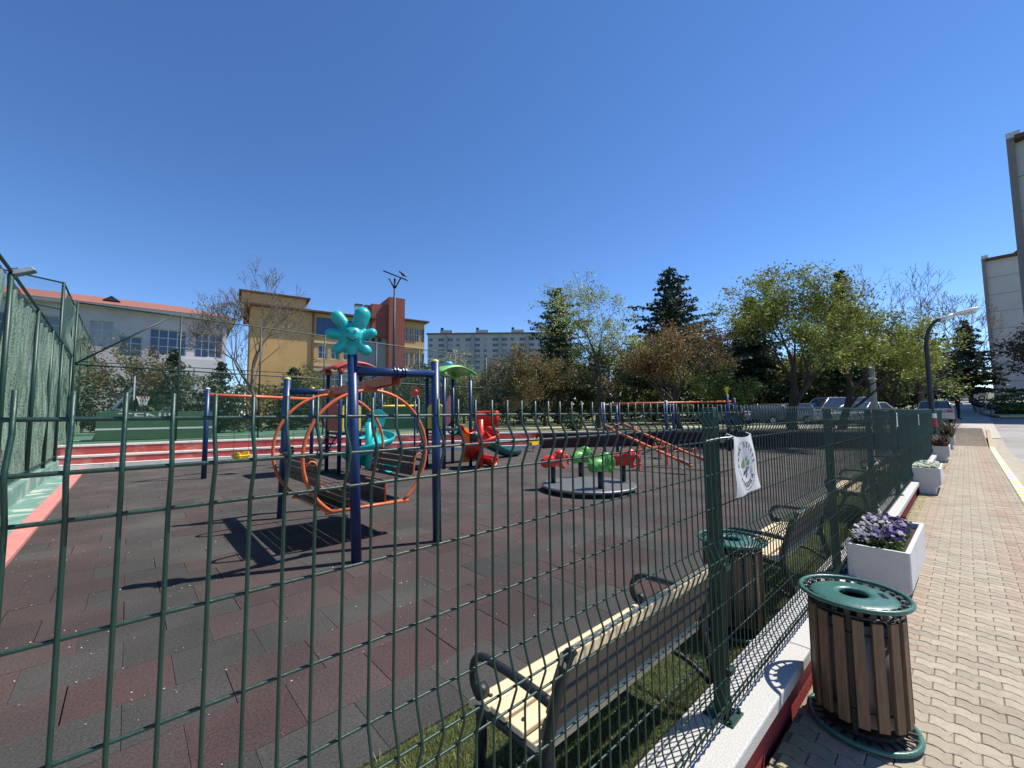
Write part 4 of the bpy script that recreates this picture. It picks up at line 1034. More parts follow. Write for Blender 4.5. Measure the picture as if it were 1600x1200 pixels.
pys = [3.2, 5.8, 8.4, 11.0, 14.0, 16.45, 18.75, 21.6]
def ltop(y): return 4.2 - .028 * max(0, y - 10)
for y in pys: MB().tube([(LX, y, -.1), (LX, y, ltop(y) + .02)], .038, 12).build('post', GREEN, tl, smooth=True)
MB().tube([(LX, y, ltop(y)) for y in pys], .028, 10).build('top_rail', GREEN, tl, smooth=True)
MB().tube([(LX, y, .50) for y in pys], .015, 8).build('bottom_rail', GREEN, tl, smooth=True)
for i in range(len(pys) - 1):
    a, c = pys[i], pys[i + 1]
    wavy_sheet('net', NET, tl, (LX - .05, a), (LX - .05, c), .36, ltop(a) - .03, ltop(c) - .03, .085, 60, 46, i + 3, 1.7, .05)
tw2 = thing('court_wall', 'low weathered green concrete wall under the netting fence', 'wall')
b = MB(); b.bb(-1.85, -1.545, 1.5, 19.25, -.2, .34)
b.build('wall', mat('green_wash_concrete', (.13, .24, .20), .9, ns=3, na=.3, col2=(.30, .34, .29), c2scale=1.8, c2lo=.5, c2hi=.62, bump=.5, bs=30), tw2, bevel=.01)
# overgrown scrub behind the netting
tall = thing('court_corner_fence', 'tall green chain link fence with torn netting at the corner of the court', 'fence')
CX, CY = -2.30, 25.9
MB().tube([(CX, CY, .5), (CX, CY, 7.5)], .055, 12).build('post', GREEN, tall, smooth=True)
for y, z in ((30.5, 7.45), (36, 7.4), (42, 7.35), (49, 7.3)): MB().tube([(CX, y, .5), (CX, y, z)], .045, 10).build('post', GREEN, tall, smooth=True)
MB().tube([(CX, CY, 7.48), (CX, 36, 7.4), (CX, 49, 7.3)], .035, 8).build('top_rail', GREEN, tall, smooth=True)
MB().tube([(CX, CY, 7.46), (-9, 25.0, 8.1)], .035, 8).build('top_rail', GREEN, tall, smooth=True)
MB().tube([(CX, CY, 6.3), (-9, 25.0, 7.2)], .025, 8).build('mid_rail', GREEN, tall, smooth=True)
wavy_sheet('chain_mesh', CHAIN, tall, (CX, CY), (-9, 25.0), .6, 7.46, 8.1, .0, 4, 2, 1)
wavy_sheet('net', NET, tall, (CX + .06, CY + .4), (CX + .06, 49), .6, 7.2, 6.6, .35, 60, 30, 21, .5, .5)
# chain link fence between bleachers and the court
tcf = thing('chain_link_fence', 'high green chain link fence with two rails across the back of the playground', 'fence')
FA, FB = Vector((-1.46, 20.47, 0)), Vector((24.0, 23.2, 0)); nP = 9
def fp(i, z): v = FA.lerp(FB, i / nP); v.z = z; return v
for i in range(nP + 1): MB().tube([fp(i, .6), fp(i, 5.66)], .033, 10).build('post', GREEN, tcf, smooth=True)
for z in (5.62, 3.48, .85): MB().tube([fp(i, z) for i in range(nP + 1)], .026 if z > 1 else .015, 8).build('rail', GREEN, tcf, smooth=True)
MB().tube([fp(0, 3.48), FA.lerp(FB, .10) + Vector((0, 0, 5.6))], .03, 8).build('brace', GREEN, tcf, smooth=True)
for i in range(nP): wavy_sheet('chain_mesh', CHAIN, tcf, fp(i, 0)[:2], fp(i + 1, 0)[:2], .75, 5.6 if i >= 3 or i == 0 else 3.48, 5.6 if i >= 3 else 3.48, 0, 2, 2, 1)
# far court posts and rails seen through the mesh
tfar = thing('far_court_fence', 'thin green post and rail fence on the far side of the tennis court', 'fence')
for i in range(10): MB().tube([(-6 + 3.1 * i, 37.2, .6), (-6 + 3.1 * i, 37.2, 5.2)], .04, 8).build('post', GREEN, tfar, smooth=True)
for z in (5.2, 3.0): MB().tube([(-6, 37.2, z), (21.9, 37.2, z)], .03, 6).build('rail', GREEN, tfar, smooth=True)
# floodlight on the netting fence
tfl = thing('floodlight', 'grey floodlight clamped to the top of the netting fence', 'floodlight', (LX, 11.0, 4.15)); tfl.scale = (.62, .62, .62)
MB().tube([(0, 0, -.1), (0, 0, .12), (.10, .05, .16)], .025, 8).build('bracket', DARKM, tfl, smooth=True)
Mx = Matrix.Translation((.22, .10, .10)) @ Matrix.Rotation(R(-28), 4, 'Y')
b = MB(); b.prism([(-.24, -.05), (.24, -.05), (.20, .07), (-.20, .07)], -.17, .17, 'y', M=Mx); b.build('housing', mat('grey_alloy', (.42, .43, .44), .45, .5), tfl, bevel=.01)
MB().box(0, 0, -.055, .42, .30, .01, Mx).build('lens', GLASS, tfl)
# tennis practice walls
GWALL = mat('green_wall_paint', (.055, .135, .065), .85, ns=2, na=.2, bump=.2, bs=40)
def tennis_wall(p, L_, ang_, z0, z1, label, text=None, lz=1.2):
    t = thing('practice_wall', label, 'wall', (p[0], p[1], 0), ang_, 'green practice walls on the tennis court')
    MB().bb(0, L_, 0, .18, z0, z1).build('wall', GWALL, t, bevel=.01)
    MB().bb(0, L_, -.004, -.0005, lz - .035, lz + .035).build('net_line', mat('line_white', (.75, .75, .72), .8), t)
    if text:
        vs, fs = text_mesh(text, .46); b = MB(); b.add([((v.x * 1.6 + L_ * .42), -.004, z1 - .20 + v.y * .80) for v in vs], fs); b.build('lettering', mat('line_white', (.75, .75, .72), .8), t)
tennis_wall((-.96, 23.2), 3.75, R(-6), .70, 1.90, 'green practice wall lettered TENiS beside the basketball hoop', 'TENiS')
tennis_wall((12.0, 25.4), 3.1, R(-28), .70, 2.3, 'green practice wall without lettering, beyond the climbing towers', None, 1.5)
# basketball stand
tbk = thing('basketball_hoop', 'leaning yellow and white basketball stand with a hoop beside the green wall', 'basketball hoop', (-1.0, 24.0, .72))
O = Vector((-1.0, 24.0, .72))
W = lambda x, z: Vector((x, 24.0, z)) - O
MB().tube([W(-1.03, .70), W(-.60, 1.78)], .07, 10).build('pole', mat('yellow_pole', (.50, .36, .08), .6, ns=5, na=.3), tbk, smooth=True)
MB().box(*(W(-.48, 1.86)), .42, .3, .26, None).build('padding', mat('pad_grey', (.30, .32, .36), .8, ns=6, na=.3), tbk, bevel=.04)
MB().tube([W(-.50, 2.0), W(-.30, 2.35), W(-.02, 2.72), W(.06, 2.95)], .045, 8).build('arm', WHITEM, tbk, smooth=True)
MB().tube([W(-.30, 2.40), W(.12, 2.62)], .03, 8).build('strut', WHITEM, tbk, smooth=True)
MB().bb(.10 + 1.0, .14 + 1.0, -.85, .85, 2.40 - .72, 3.36 - .72).build('backboard', WHITEM, tbk, bevel=.005)
cc = [Vector((1.0 + .42 + .22 * math.cos(2 * PI * i / 24), .22 * math.sin(2 * PI * i / 24), 2.56 - .72)) for i in range(24)]
rim_ = MB().tube(cc, .012, 6, closed=True).build('rim', mat('rim_red', (.5, .06, .03), .5), tbk, smooth=True)
b = MB()
for i in range(0, 24, 2):
    for s in (-2, 2):
        a = 2 * PI * i / 24; a2 = 2 * PI * (i + s) / 24
        b.tube([(1.42 + .22 * math.cos(a), .22 * math.sin(a), 1.84), (1.42 + .16 * math.cos((a + a2) / 2), .16 * math.sin((a + a2) / 2), 1.66), (1.42 + .11 * math.cos(a2), .11 * math.sin(a2), 1.46)], .009, 4)
b.build('net', WHITEM, rim_)
# floodlight mast with two crossarms and a crow
tm = thing('floodlight_mast', 'slim dark mast with a forked top rising behind the court', 'mast', (13.99, 27.85, .7))
MB().tube([(0, 0, 0), (0, 0, 5), (0, 0, 11.0)], [.12, .10, .07], 10).build('pole', DARKM, tm, smooth=True)
e = Vector((.736, -.677, 0))
for s, dz in ((-1, .55), (1, .25)):
    MB().tube([Vector((0, 0, 10.2)), e * s * .35 + Vector((0, 0, 10.9)), e * s * .45 + Vector((0, 0, 11.0))], .05, 8).build('fork', DARKM, tm, smooth=True)
MB().tube([-e * .85 + Vector((0, 0, 11.6)), e * .95 + Vector((0, 0, 10.85))], .05, 8).build('crossarm', DARKM, tm, smooth=True)
tcr = MB().ell((0, 0, 0), (.10, .10, .22), M=Matrix.Rotation(R(-50), 4, 'Y')).ell((-.16, .12, .17), (.075, .075, .07)).tube([(-.2, .15, .17), (-.3, .2, .15)], [.03, .005], 6).tube([(.1, -.08, -.1), (.28, -.22, -.25)], [.07, .02], 6).build('crow', mat('crow_black', (.01, .01, .012), .5), remesh=.02)
tcr.location = (13.99 + .42, 27.85 - .4, .7 + 11.33); tag(tcr, 'small black crow perched on the forked top of the mast', 'bird')
# second low court lamp post
tm2 = thing('court_lamp_post', 'thin green court lamp post in front of the yellow school', 'lamp post', (9.9, 24.6, .7))
MB().tube([(0, 0, 0), (0, 0, 6.9)], .05, 8).build('pole', GREEN, tm2, smooth=True)
MB().box(.05, 0, 6.95, .35, .22, .12).build('lamp_head', GREEN, tm2, bevel=.02)

# ================================================================ BUILDINGS
def wallmat(name, c, **k): return mat(name, c, .9, ns=.5, na=.1, bump=.2, bs=6, **k)
class Facade:
    """local frame: x along the facade, y into the building, z up; front face at y=0"""
    def __init__(s, name, label, p0, p1, group=None):
        d = Vector((p1[0] - p0[0], p1[1] - p0[1], 0)); s.L = d.length
        s.t = thing(name, label, 'building', (p0[0], p0[1], 0), math.atan2(d.y, d.x), group); s.cache = {}
    def box(s, name, m, x0, x1, y0, y1, z0, z1, bevel=0): return MB().bb(x0, x1, y0, y1, z0, z1).build(name, m, s.t, bevel=bevel)
    def wall(s, m, x0, x1, z0, z1, depth, holes, name='wall'):
        """front wall with real openings (holes: x0,x1,z0,z1), plus sides/back/top"""
        b = MB(); xs_ = sorted({x0, x1, *[v for h in holes for v in h[:2]]}); zs_ = sorted({z0, z1, *[v for h in holes for v in h[2:]]})
        for i in range(len(xs_) - 1):
            for j in range(len(zs_) - 1):
                cx, cz = (xs_[i] + xs_[i + 1]) / 2, (zs_[j] + zs_[j + 1]) / 2
                if any(h[0] < cx < h[1] and h[2] < cz < h[3] for h in holes): continue
                b.add([(xs_[i], 0, zs_[j]), (xs_[i + 1], 0, zs_[j]), (xs_[i + 1], 0, zs_[j + 1]), (xs_[i], 0, zs_[j + 1])], [(0, 1, 2, 3)])
        D = .28
        for h in holes:
            a = [(h[0], 0, h[2]), (h[1], 0, h[2]), (h[1], 0, h[3]), (h[0], 0, h[3])]; c = [(p[0], D, p[2]) for p in a]
            b.add(a + c, [(0, 4, 5, 1), (1, 5, 6, 2), (2, 6, 7, 3), (3, 7, 4, 0)])
        q = [(x0, 0, z0), (x1, 0, z0), (x1, depth, z0), (x0, depth, z0), (x0, 0, z1), (x1, 0, z1), (x1, depth, z1), (x0, depth, z1)]
        b.add(q, [(1, 2, 6, 5), (2, 3, 7, 6), (3, 0, 4, 7), (4, 5, 6, 7)])
        return b.build(name, m, s.t)
    def window(s, x0, x1, z0, z1, nx=2, nz=2, fm=WHITEM, gm=None, fw=.07, y=.2):
        w_, h = x1 - x0, z1 - z0; key = (round(w_, 2), round(h, 2), nx, nz, fm.name, gm.name if gm else '')
        if key not in s.cache:
            b = MB(); b.bb(0, w_, 0, .06, 0, fw); b.bb(0, w_, 0, .06, h - fw, h); b.bb(0, fw, 0, .06, fw, h - fw); b.bb(w_ - fw, w_, 0, .06, fw, h - fw)
            for i in range(1, nx): b.bb(w_ * i / nx - fw * .4, w_ * i / nx + fw * .4, .003, .057, fw, h - fw)
            for i in range(1, nz): b.bb(fw, w_ - fw, .006, .054, h * i / nz - fw * .35, h * i / nz + fw * .35)
            f_ = b.build('window', fm, s.t); g_ = MB().bb(fw * .5, w_ - fw * .5, .03, .045, fw * .5, h - fw * .5).build('pane', gm or GLASS, f_)
            s.cache[key] = (f_, g_); f_.location = (x0, y, z0)
        else:
            f0, g0 = s.cache[key]; f_ = f0.copy(); COL.objects.link(f_); f_.location = (x0, y, z0)
            g_ = g0.copy(); COL.objects.link(g_); g_.parent = f_
        return f_
# yellow school
ya = Facade('yellow_school', 'yellow school block with a red brick tower and blue glass band', (10.39, 58.1), (32.2, 54.6))
YW = wallmat('yellow_render', (.60, .37, .15), col2=(.50, .30, .12), c2scale=.35, c2lo=.5, c2hi=.7); YW2 = wallmat('ochre_render', (.42, .26, .08))
Lw = ya.L; PX = lambda px: px
# facade x positions (metres) from the left corner
H1 = 15.2
holes = []
colsA = [7.6, 9.15, 10.7]; rows = [(9.2, 11.0), (5.6, 7.4), (2.2, 4.0)]
for z0, z1 in rows:
    for x in colsA: holes.append((x, x + 1.15, z0, z1))
ya.wall(YW, 0, 12.4, 0, H1, 12, holes + [(7.3, 12.2, 12.2, 14.7)])
for h in holes: ya.window(*h, nx=2, nz=2, fw=.10)
ya.window(7.3, 12.2, 12.2, 14.7, nx=5, nz=3, fm=mat('blue_frame', (.04, .09, .2), .4), gm=GLASSB, fw=.06, y=.1)
for z in (11.25, 8.2, 7.6, 4.8, 4.2): ya.box('cornice', wallmat('cream_band', (.62, .52, .33)), 7.0, 12.4, -.12, 0, z, z + .28)
ya.box('corner_pier', wallmat('brown_pier', (.20, .10, .06)), 6.8, 7.05, -.15, 0, 0, H1)
ya.box('grey_panel', wallmat('grey_render', (.34, .33, .35)), 12.4, 16.6, .4, 12, 0, H1 - .2)
for z in (12.2, 3.2):
    for k in range(3): ya.box('vent', DARKM, 13.6 + k * .9, 14.1 + k * .9, .37, .41, z, z + .45)
BRK = mat('red_brick', (.28, .085, .065), .9, ns=2.5, na=.25, bump=.3, bs=12)
ya.box('brick_tower', BRK, 16.6, 18.9, -.8, 6, 0, 18.6)
ya.box('brick_shoulder', BRK, 14.3, 16.59, -.3, 6, H1 - 2.4, 17.4)
holes = []
for z0, z1 in ((12.6, 14.6), (8.9, 10.9), (5.2, 7.2), (1.8, 3.6)):
    for k in range(4): holes.append((19.1 + k * .83, 19.1 + k * .83 + .62, z0, z1))
b_ = ya.wall(YW, 18.9, Lw, 0, 15.6, 12, holes, name='wing_wall')
for h in holes: ya.window(*h, nx=2, nz=2, fw=.08)
for z in (11.5, 7.8, 4.1): ya.box('cornice', wallmat('cream_band', (.62, .52, .33)), 18.9, Lw, -.14, 0, z, z + .3)
ya.box('shaded_band', wallmat('taupe_band', (.26, .19, .13)), 18.95, Lw - .4, -.02, -.005, 12.2, 15.2) if False else None
RF = mat('dark_roof_edge', (.10, .06, .045), .8)
r_ = MB().bb(-.7, 14.9, -.7, 12.5, H1, H1 + .22).build('roof', RF, ya.t); MB().bb(-1.0, 6.4, 3.0, 9, H1 + .22, H1 + 2.4).build('penthouse', YW, r_); MB().bb(-1.3, 6.9, 2.7, 9.4, H1 + 2.4, H1 + 2.6).build('penthouse_roof', RF, r_)
MB().bb(18.9, Lw + .7, -.6, 12.5, 15.6, 15.8).build('roof', RF, ya.t)
for x in (12.7, 14.0):
    c_ = MB().bb(x, x + .9, 2.0, 2.9, H1, H1 + 2.3).build('chimney', wallmat('white_chimney', (.62, .60, .56)), ya.t); MB().bb(x - .06, x + .96, 1.94, 2.96, H1 + 2.3, H1 + 2.5).build('chimney_cap', DARKM, c_)
# lilac grey school with red tiled roof
sa = Facade('grey_school', 'long lilac grey school building with a red tiled roof behind the court', (-14.0, 55.6), (7.47, 54.0))
GW = wallmat('lilac_render', (.52, .475, .46), col2=(.42, .38, .37), c2scale=.3, c2lo=.5, c2hi=.7)
Ls = sa.L; HS = 12.1
wins = [(8.0, 10.0, 8.3, 10.9), (11.0, 12.6, 8.4, 10.8), (13.0, 14.7, 7.6, 9.6), (15.2, 18.1, 8.0, 10.6), (18.8, 21.2, 8.0, 10.6), (8.0, 10.0, 3.6, 6.2), (15.2, 18.1, 3.6, 6.2), (18.8, 21.2, 3.6, 6.2), (3, 6, 8.3, 10.9)]
wins = [w_ for w_ in wins if w_[1] < Ls]
sa.wall(GW, 0, Ls, 0, HS, 12, wins)
for i, w_ in enumerate(wins): sa.window(*w_, nx=2 if w_[1] - w_[0] < 2.1 else 4, nz=3, fw=.09, fm=mat('pale_frame', (.50, .55, .62), .5))
sa.box('eaves', wallmat('white_eaves', (.6, .58, .56)), -.8, Ls + .8, -.8, 12.8, HS, HS + .25)
RT = mat('red_roof_tiles', (.27, .105, .075), .85, ns=1.2, na=.2, bump=.8, bs=9, stretch=(3, 1, 1))
b = MB(); b.add([(-.9, -.9, HS + .25), (Ls + .9, -.9, HS + .25), (Ls + .9, 12.9, HS + .25), (-.9, 12.9, HS + .25), (3, 6, HS + 2.3), (Ls - 4, 6, HS + 2.3)], [(0, 1, 5, 4), (1, 2, 5), (2, 3, 4, 5), (3, 0, 4)])
rf = b.build('roof', RT, sa.t)
MB().prism([(0, 0), (1.3, 0), (.65, .5)], -.2, 1.2, 'y', M=Matrix.Translation((11.5, 1.9, HS + 1.15))).build('dormer', DARKM, rf)
MB().bb(17.9, Ls - .6, -3.0, -.01, 0, 7.4).build('porch', wallmat('white_porch', (.60, .58, .56)), sa.t)
# far apartment slab
pa = Facade('apartment_slab', 'long pale apartment slab far behind the playground trees', (121.1, 201.0), (181, 146.8))
AW = wallmat('apartment_render', (.40, .385, .37)); La = pa.L; HA = 46.8
holes = []; bw = La / 16
for fl_ in range(6):
    z = HA - 3.9 - fl_ * 3.15
    for k in range(16):
        x = bw * (k + .18); holes.append((x, x + bw * (.62 if k % 3 else .38), z, z + 1.7))
pa.wall(AW, 0, La, 0, HA, 14, holes)
for h in holes: pa.window(*h, nx=2, nz=1, fw=.18, fm=mat('dull_frame', (.30, .31, .33), .6), gm=GLASS)
pa.box('parapet', wallmat('dark_parapet', (.14, .13, .13)), -.6, La + .6, -.9, 14.5, HA, HA + .7)
for k in range(4):
    x = La * (.08 + .25 * k); pa.box('roof_cabin', AW, x, x + 7, 3, 9, HA + .7, HA + 3.0)
    pa.box('water_tank', DARKM, x + .2, x + 1.6, 4, 6, HA + 3.01, HA + 4.6)
for k in (1, 4, 7, 10, 13): pa.box('balcony_stack', wallmat('balcony_grey', (.30, .31, .34)), bw * (k + .95), bw * (k + 1.14), -1.2, -.01, 8, HA - 1)
# two tower blocks at the right edge
TW_ = wallmat('tower_panel', (.50, .48, .45)); TD = wallmat('tower_pier', (.22, .19, .17)); JO = mat('panel_joint', (.12, .12, .12), .9)
def tower_block(p0, p1, H_, z0, label, fl_h, wx, depth=22):
    a = Facade('tower_block', label, p0, p1); L_ = a.L; holes = []
    n = int((H_ - z0) / fl_h)
    for k in range(n):
        z = H_ - (k + 1) * fl_h + .95
        if z > z0 + .5: holes += [(x0, x1, z, z + 1.45) for x0, x1 in wx]
    a.wall(TW_, .5, L_, z0 - 1, H_, depth, holes)
    for h in holes: a.window(*h, nx=3, nz=1, fw=.08, gm=GLASS, fm=mat('alu_frame', (.5, .5, .5), .5))
    a.box('corner_pier', TD, .05, .497, -.4, 1.2, z0 - 1, H_ + .4)
    for k in range(1, n + 1): a.box('panel_joint', JO, .5, L_, -.012, -.002, H_ - k * fl_h - .03, H_ - k * fl_h + .03)
    a.box('roof_edge', RF, .5, L_ + .4, -.9, depth + .4, H_, H_ + .35)
    a.box('roof_stub', wallmat('white_chimney', (.62, .60, .56)), .05, .85, .1, 1.0, H_ + .401, H_ + 1.1)
    for x0, x1 in wx: a.box('balcony_pier', TD, x1 + .5, x1 + 1.3, -.7, -.013, z0 - 1, H_ - .1)
    return a
tower_block((55.4, -3.75), (54.4, -20.0), 24.6, 1.5, 'nearer grey tower block cut by the right edge of the view', 3.05, [(5.0, 7.2), (10.5, 12.7)])
tower_block((105.4, -3.25), (104.9, -22.0), 26.6, 3.2, 'farther grey tower block with balcony windows behind the dark cedar', 2.9, [(4.2, 6.6)])
MBp = MB().prism([(0, 0), (6, 0), (3, 2.6)], -8, 0, 'x'); 
tp = Facade('roof_hut', 'dark pitched roof top of a block between the two grey towers', (112, -6), (112, -14)); MB().prism([(0, 0), (6, 0), (3, 2.6)], 4, 10, 'y', M=Matrix.Translation((0, 0, 28.5))).build('roof', RF, tp.t); tp.box('wall', TW_, .4, 5.6, 4.3, 9.7, 2, 28.5)
# small far block beyond the lamp
fb = Facade('far_block', 'small pale block far down the road behind the lamp pole', (150, 12.5), (152, 5.0)); fb.wall(wallmat('far_pale', (.42, .42, .43)), 0, fb.L, 0, 16.5, 12, [(1, 2.4, 13, 14.6), (3.2, 4.6, 13, 14.6), (5.4, 6.8, 13, 14.6)])
for x in (1, 3.2, 5.4): fb.window(x, x + 1.4, 13, 14.6)
fb.box('roof', RF, -.4, fb.L + .4, -.5, 12.5, 16.5, 16.9)

# ================================================================ TREES AND PLANTS
def branching(b, base, H_, spread, trunk_h, r0, seed, depth=5, kids=(2, 3), lean=(0, 0), upb=.25, ratio=.78, gnarl=.12, nfirst=5, seg_scale=1.0, ang0=(.35, .85), rmin=.006):
    """grow tapered limbs inside a crown; returns twig points"""
    rr = random.Random(seed); tips = []
    def limb(p, d, L_, r, lvl):
        n = 4 if lvl < 2 else (3 if lvl < 4 else 2); pts = [p]; rad = [max(r, rmin)]; q = p.copy(); dd = d.copy()
        for i in range(n):
            dd = (dd + Vector((rr.gauss(0, gnarl), rr.gauss(0, gnarl), rr.gauss(0, gnarl * .6) + upb * .18))).normalized()
            q = q + dd * (L_ / n); pts.append(q.copy()); rad.append(max(rmin, r * (1 - (i + 1) / n * .42)))
        b.tube(pts, rad, 8 if lvl < 1 else (6 if lvl < 2 else (4 if lvl < 4 else 3)), cap=False)
        if lvl >= 3 or lvl >= depth - 1: tips.extend([(x, lvl) for x in pts[1:]])
        if lvl >= depth: return
        k = rr.randint(*kids) if lvl > 0 else nfirst
        for i in range(k):
            az = 2 * PI * (i + rr.random() * .7) / k; an = rr.uniform(*ang0) if lvl == 0 else rr.uniform(.3, .8)
            a = dd.orthogonal().normalized(); c = dd.cross(a); side = a * math.cos(az) + c * math.sin(az)
            nd = (dd * math.cos(an) + side * math.sin(an)); nd.z += upb * .4; nd.normalize()
            st_ = pts[-1] if i < 2 or lvl > 0 and i < 1 else pts[-1 - rr.randint(0, min(2, n - 1))]
            limb(st_.copy(), nd, L_ * ratio * rr.uniform(.75, 1.15) * (1 if lvl else seg_scale), rad[-1] * rr.uniform(.6, .85), lvl + 1)
    limb(Vector(base), Vector((lean[0], lean[1], 1)).normalized(), trunk_h, r0, 0)
    return tips
def fit_tree(b, tips, H_, R_, th):
    """scale the limbs so the crown ends at height H_ and half width R_"""
    T = np.array([list(t[0]) for t in tips]); zt = np.percentile(T[:, 2], 99.5); cx, cy = T[:, 0].mean(), T[:, 1].mean()
    rad = np.percentile(np.hypot(T[:, 0] - cx, T[:, 1] - cy), 93)
    sz = (H_ - th) / (zt - th); sr = R_ / rad
    def f_(v):
        z = v[2]
        k = min(1, max(0, (z - th * .6) / (th * .8)))
        z2 = th + (z - th) * sz if z > th else z
        s_ = 1 + (sr - 1) * k
        return (v[0] * s_, v[1] * s_, z2)
    b.v = [f_(v) for v in b.v]
    return np.array([f_(t) for t in T])
def leaves_at(T, per, rad, size, flat=.2):
    C = np.repeat(T, per, axis=0); C = C + rng.normal(0, rad, C.shape) * np.array([1, 1, .8]); return leaf_cards(C, size, .45, flat)
def clump_tints(C, seed, lo=.5, hi=1.5, cell=.7):
    """light and dark clumps of leaves (own colour of young and old foliage)"""
    key = np.floor(C / cell).astype(int); h = (key[:, 0] * 73856093 ^ key[:, 1] * 19349663 ^ key[:, 2] * 83492791 ^ seed) & 1023
    g = .72 + .56 * (h / 1023.0); n = len(C)
    t = tints(n, lo, hi, .10) * g[:, None]; return t
def tree(name, label, loc, H_, R_, th, col, n_per=6, lr=.22, ls=.085, seed=1, depth=5, bark=None, r0=None, cat='tree', group=None, z=None, mixc=None, cell=.7, **kw):
    z0 = loc[2] if len(loc) > 2 else .7
    t = thing(name, label, cat, (loc[0], loc[1], z0 - .05), 0, group)
    b = MB(); tips = branching(b, (0, 0, 0), H_, R_, th, r0 or H_ * .022, seed, depth, **kw); T = fit_tree(b, tips, H_, R_, th)
    b.build('trunk', bark or BARK, t, smooth=True)
    if n_per:
        if n_per < 1: T = T[rng.random(len(T)) < n_per]; n_per = 1
        elif n_per >= 5: T = T[rng.random(len(T)) < .55]; n_per = int(n_per * 1.9); lr *= .72
        V = leaves_at(T, int(n_per), lr, ls); c = clump_tints(V.mean(axis=1), seed, cell=cell)
        if mixc is not None:
            k = rng.random(len(V)) < mixc[0]; c[k] *= np.array(mixc[1])
        fast_quads('crown', V, LEAFM(col[0], col[1]), t, c)
    return t
def conifer(name, label, loc, H_, R_, th, col, seed=1, dens=1.0, droop=.25, size=.10, shape=1.0, cat='tree', group=None, irregular=.25, layer=.45):
    rr = random.Random(seed); z0 = loc[2] if len(loc) > 2 else .7
    t = thing(name, label, cat, (loc[0], loc[1], z0 - .05), 0, group); b = MB()
    b.tube([(0, 0, 0), (0, 0, H_ * .5), (0, 0, H_ * .97)], [H_ * .022, H_ * .014, .015], 8)
    C = []; z = th
    while z < H_ * .98:
        f_ = (z - th) / (H_ - th); Rz = R_ * (1 - f_) ** shape * rr.uniform(1 - irregular, 1 + irregular * .6) + .12; k = max(4, int(9 * (1 - f_) + 4))
        for i in range(k):
            a = 2 * PI * (i + rr.random()) / k; L_ = Rz * rr.uniform(.6, 1.15); n = max(3, int(L_ / .16)); pts = []
            for j in range(n + 1):
                s_ = j / n; pts.append(Vector((math.cos(a) * L_ * s_, math.sin(a) * L_ * s_, z + L_ * (.18 * s_ - droop * s_ * s_) + rr.gauss(0, .02))))
            b.tube([pts[0], pts[n // 2], pts[-1]], [.03, .02, .006], 3, cap=False)
            for j in range(1, n + 1):
                m = int(6 * dens * (1.15 - .5 * j / n)) + 1; p = pts[j]
                w_ = .10 + .22 * L_ * (1 - j / n) * .6
                for _ in range(m): C.append((p.x + rr.gauss(0, w_), p.y + rr.gauss(0, w_), p.z + rr.gauss(0, .06)))
        z += layer * rr.uniform(.6, 1.2) * (1 - .4 * f_)
    b.build('trunk', BARK, t, smooth=True)
    C = np.array(C); V = leaf_cards(C, size, .5, .0); fast_quads('crown', V, LEAFM(col[0], col[1], .12), t, clump_tints(C, seed, .5, 1.5, .6)); return t
def shrub(name, label, loc, rx, ry, h, col, n=2500, ls=.06, cat='shrub', group=None, rz=0, box=False, seed=0, z=None):
    z0 = loc[2] if len(loc) > 2 else .7
    t = thing(name, label, cat, (loc[0], loc[1], z0 - .03), rz, group); b = MB()
    r_ = np.random.default_rng(seed + 5)
    for i in range(9):
        a = r_.uniform(0, 2 * PI); b.tube([(0, 0, 0), (math.cos(a) * rx * .3, math.sin(a) * ry * .3, h * .4), (math.cos(a) * rx * .55, math.sin(a) * ry * .55, h * .75)], [.03, .02, .008], 4, cap=False)
    b.build('stem', BARK, t)
    u = r_.normal(size=(n, 3)); u /= np.linalg.norm(u, axis=1)[:, None]; rad = r_.uniform(.45, 1.0, n) ** .45
    if box: u = u / np.abs(u).max(axis=1)[:, None] * (1 - .12 * r_.random((n, 1)))
    lump = 1 + .16 * np.sin(u[:, 0] * 7 + seed) * np.sin(u[:, 1] * 6 + 1.3 * seed) + .10 * np.sin(u[:, 2] * 9)
    C = u * (rad * (lump if not box else 1))[:, None] * np.array([rx, ry, h * .5]) + np.array([0, 0, h * .5]); C = C[C[:, 2] > 0]
    fast_quads('foliage', leaf_cards(C, ls, .5, .1), LEAFM(col[0], col[1]), t, clump_tints(C, seed, .45, 1.5, .35)); return t
G_OLIVE = ('olive', (.17, .16, .05)); G_BROWN = ('brown_young', (.21, .14, .06)); G_DARK = ('dark_pine', (.034, .058, .030)); G_SPR = ('spring', (.25, .30, .06))
G_LIGHT = ('light_spring', (.33, .38, .13)); G_BLOS = ('blossom', (.42, .40, .22)); G_MID = ('mid_green', (.105, .14, .042)); G_WHITE = ('white_blossom', (.55, .52, .46)); G_GREY = ('grey_green', (.065, .09, .05))
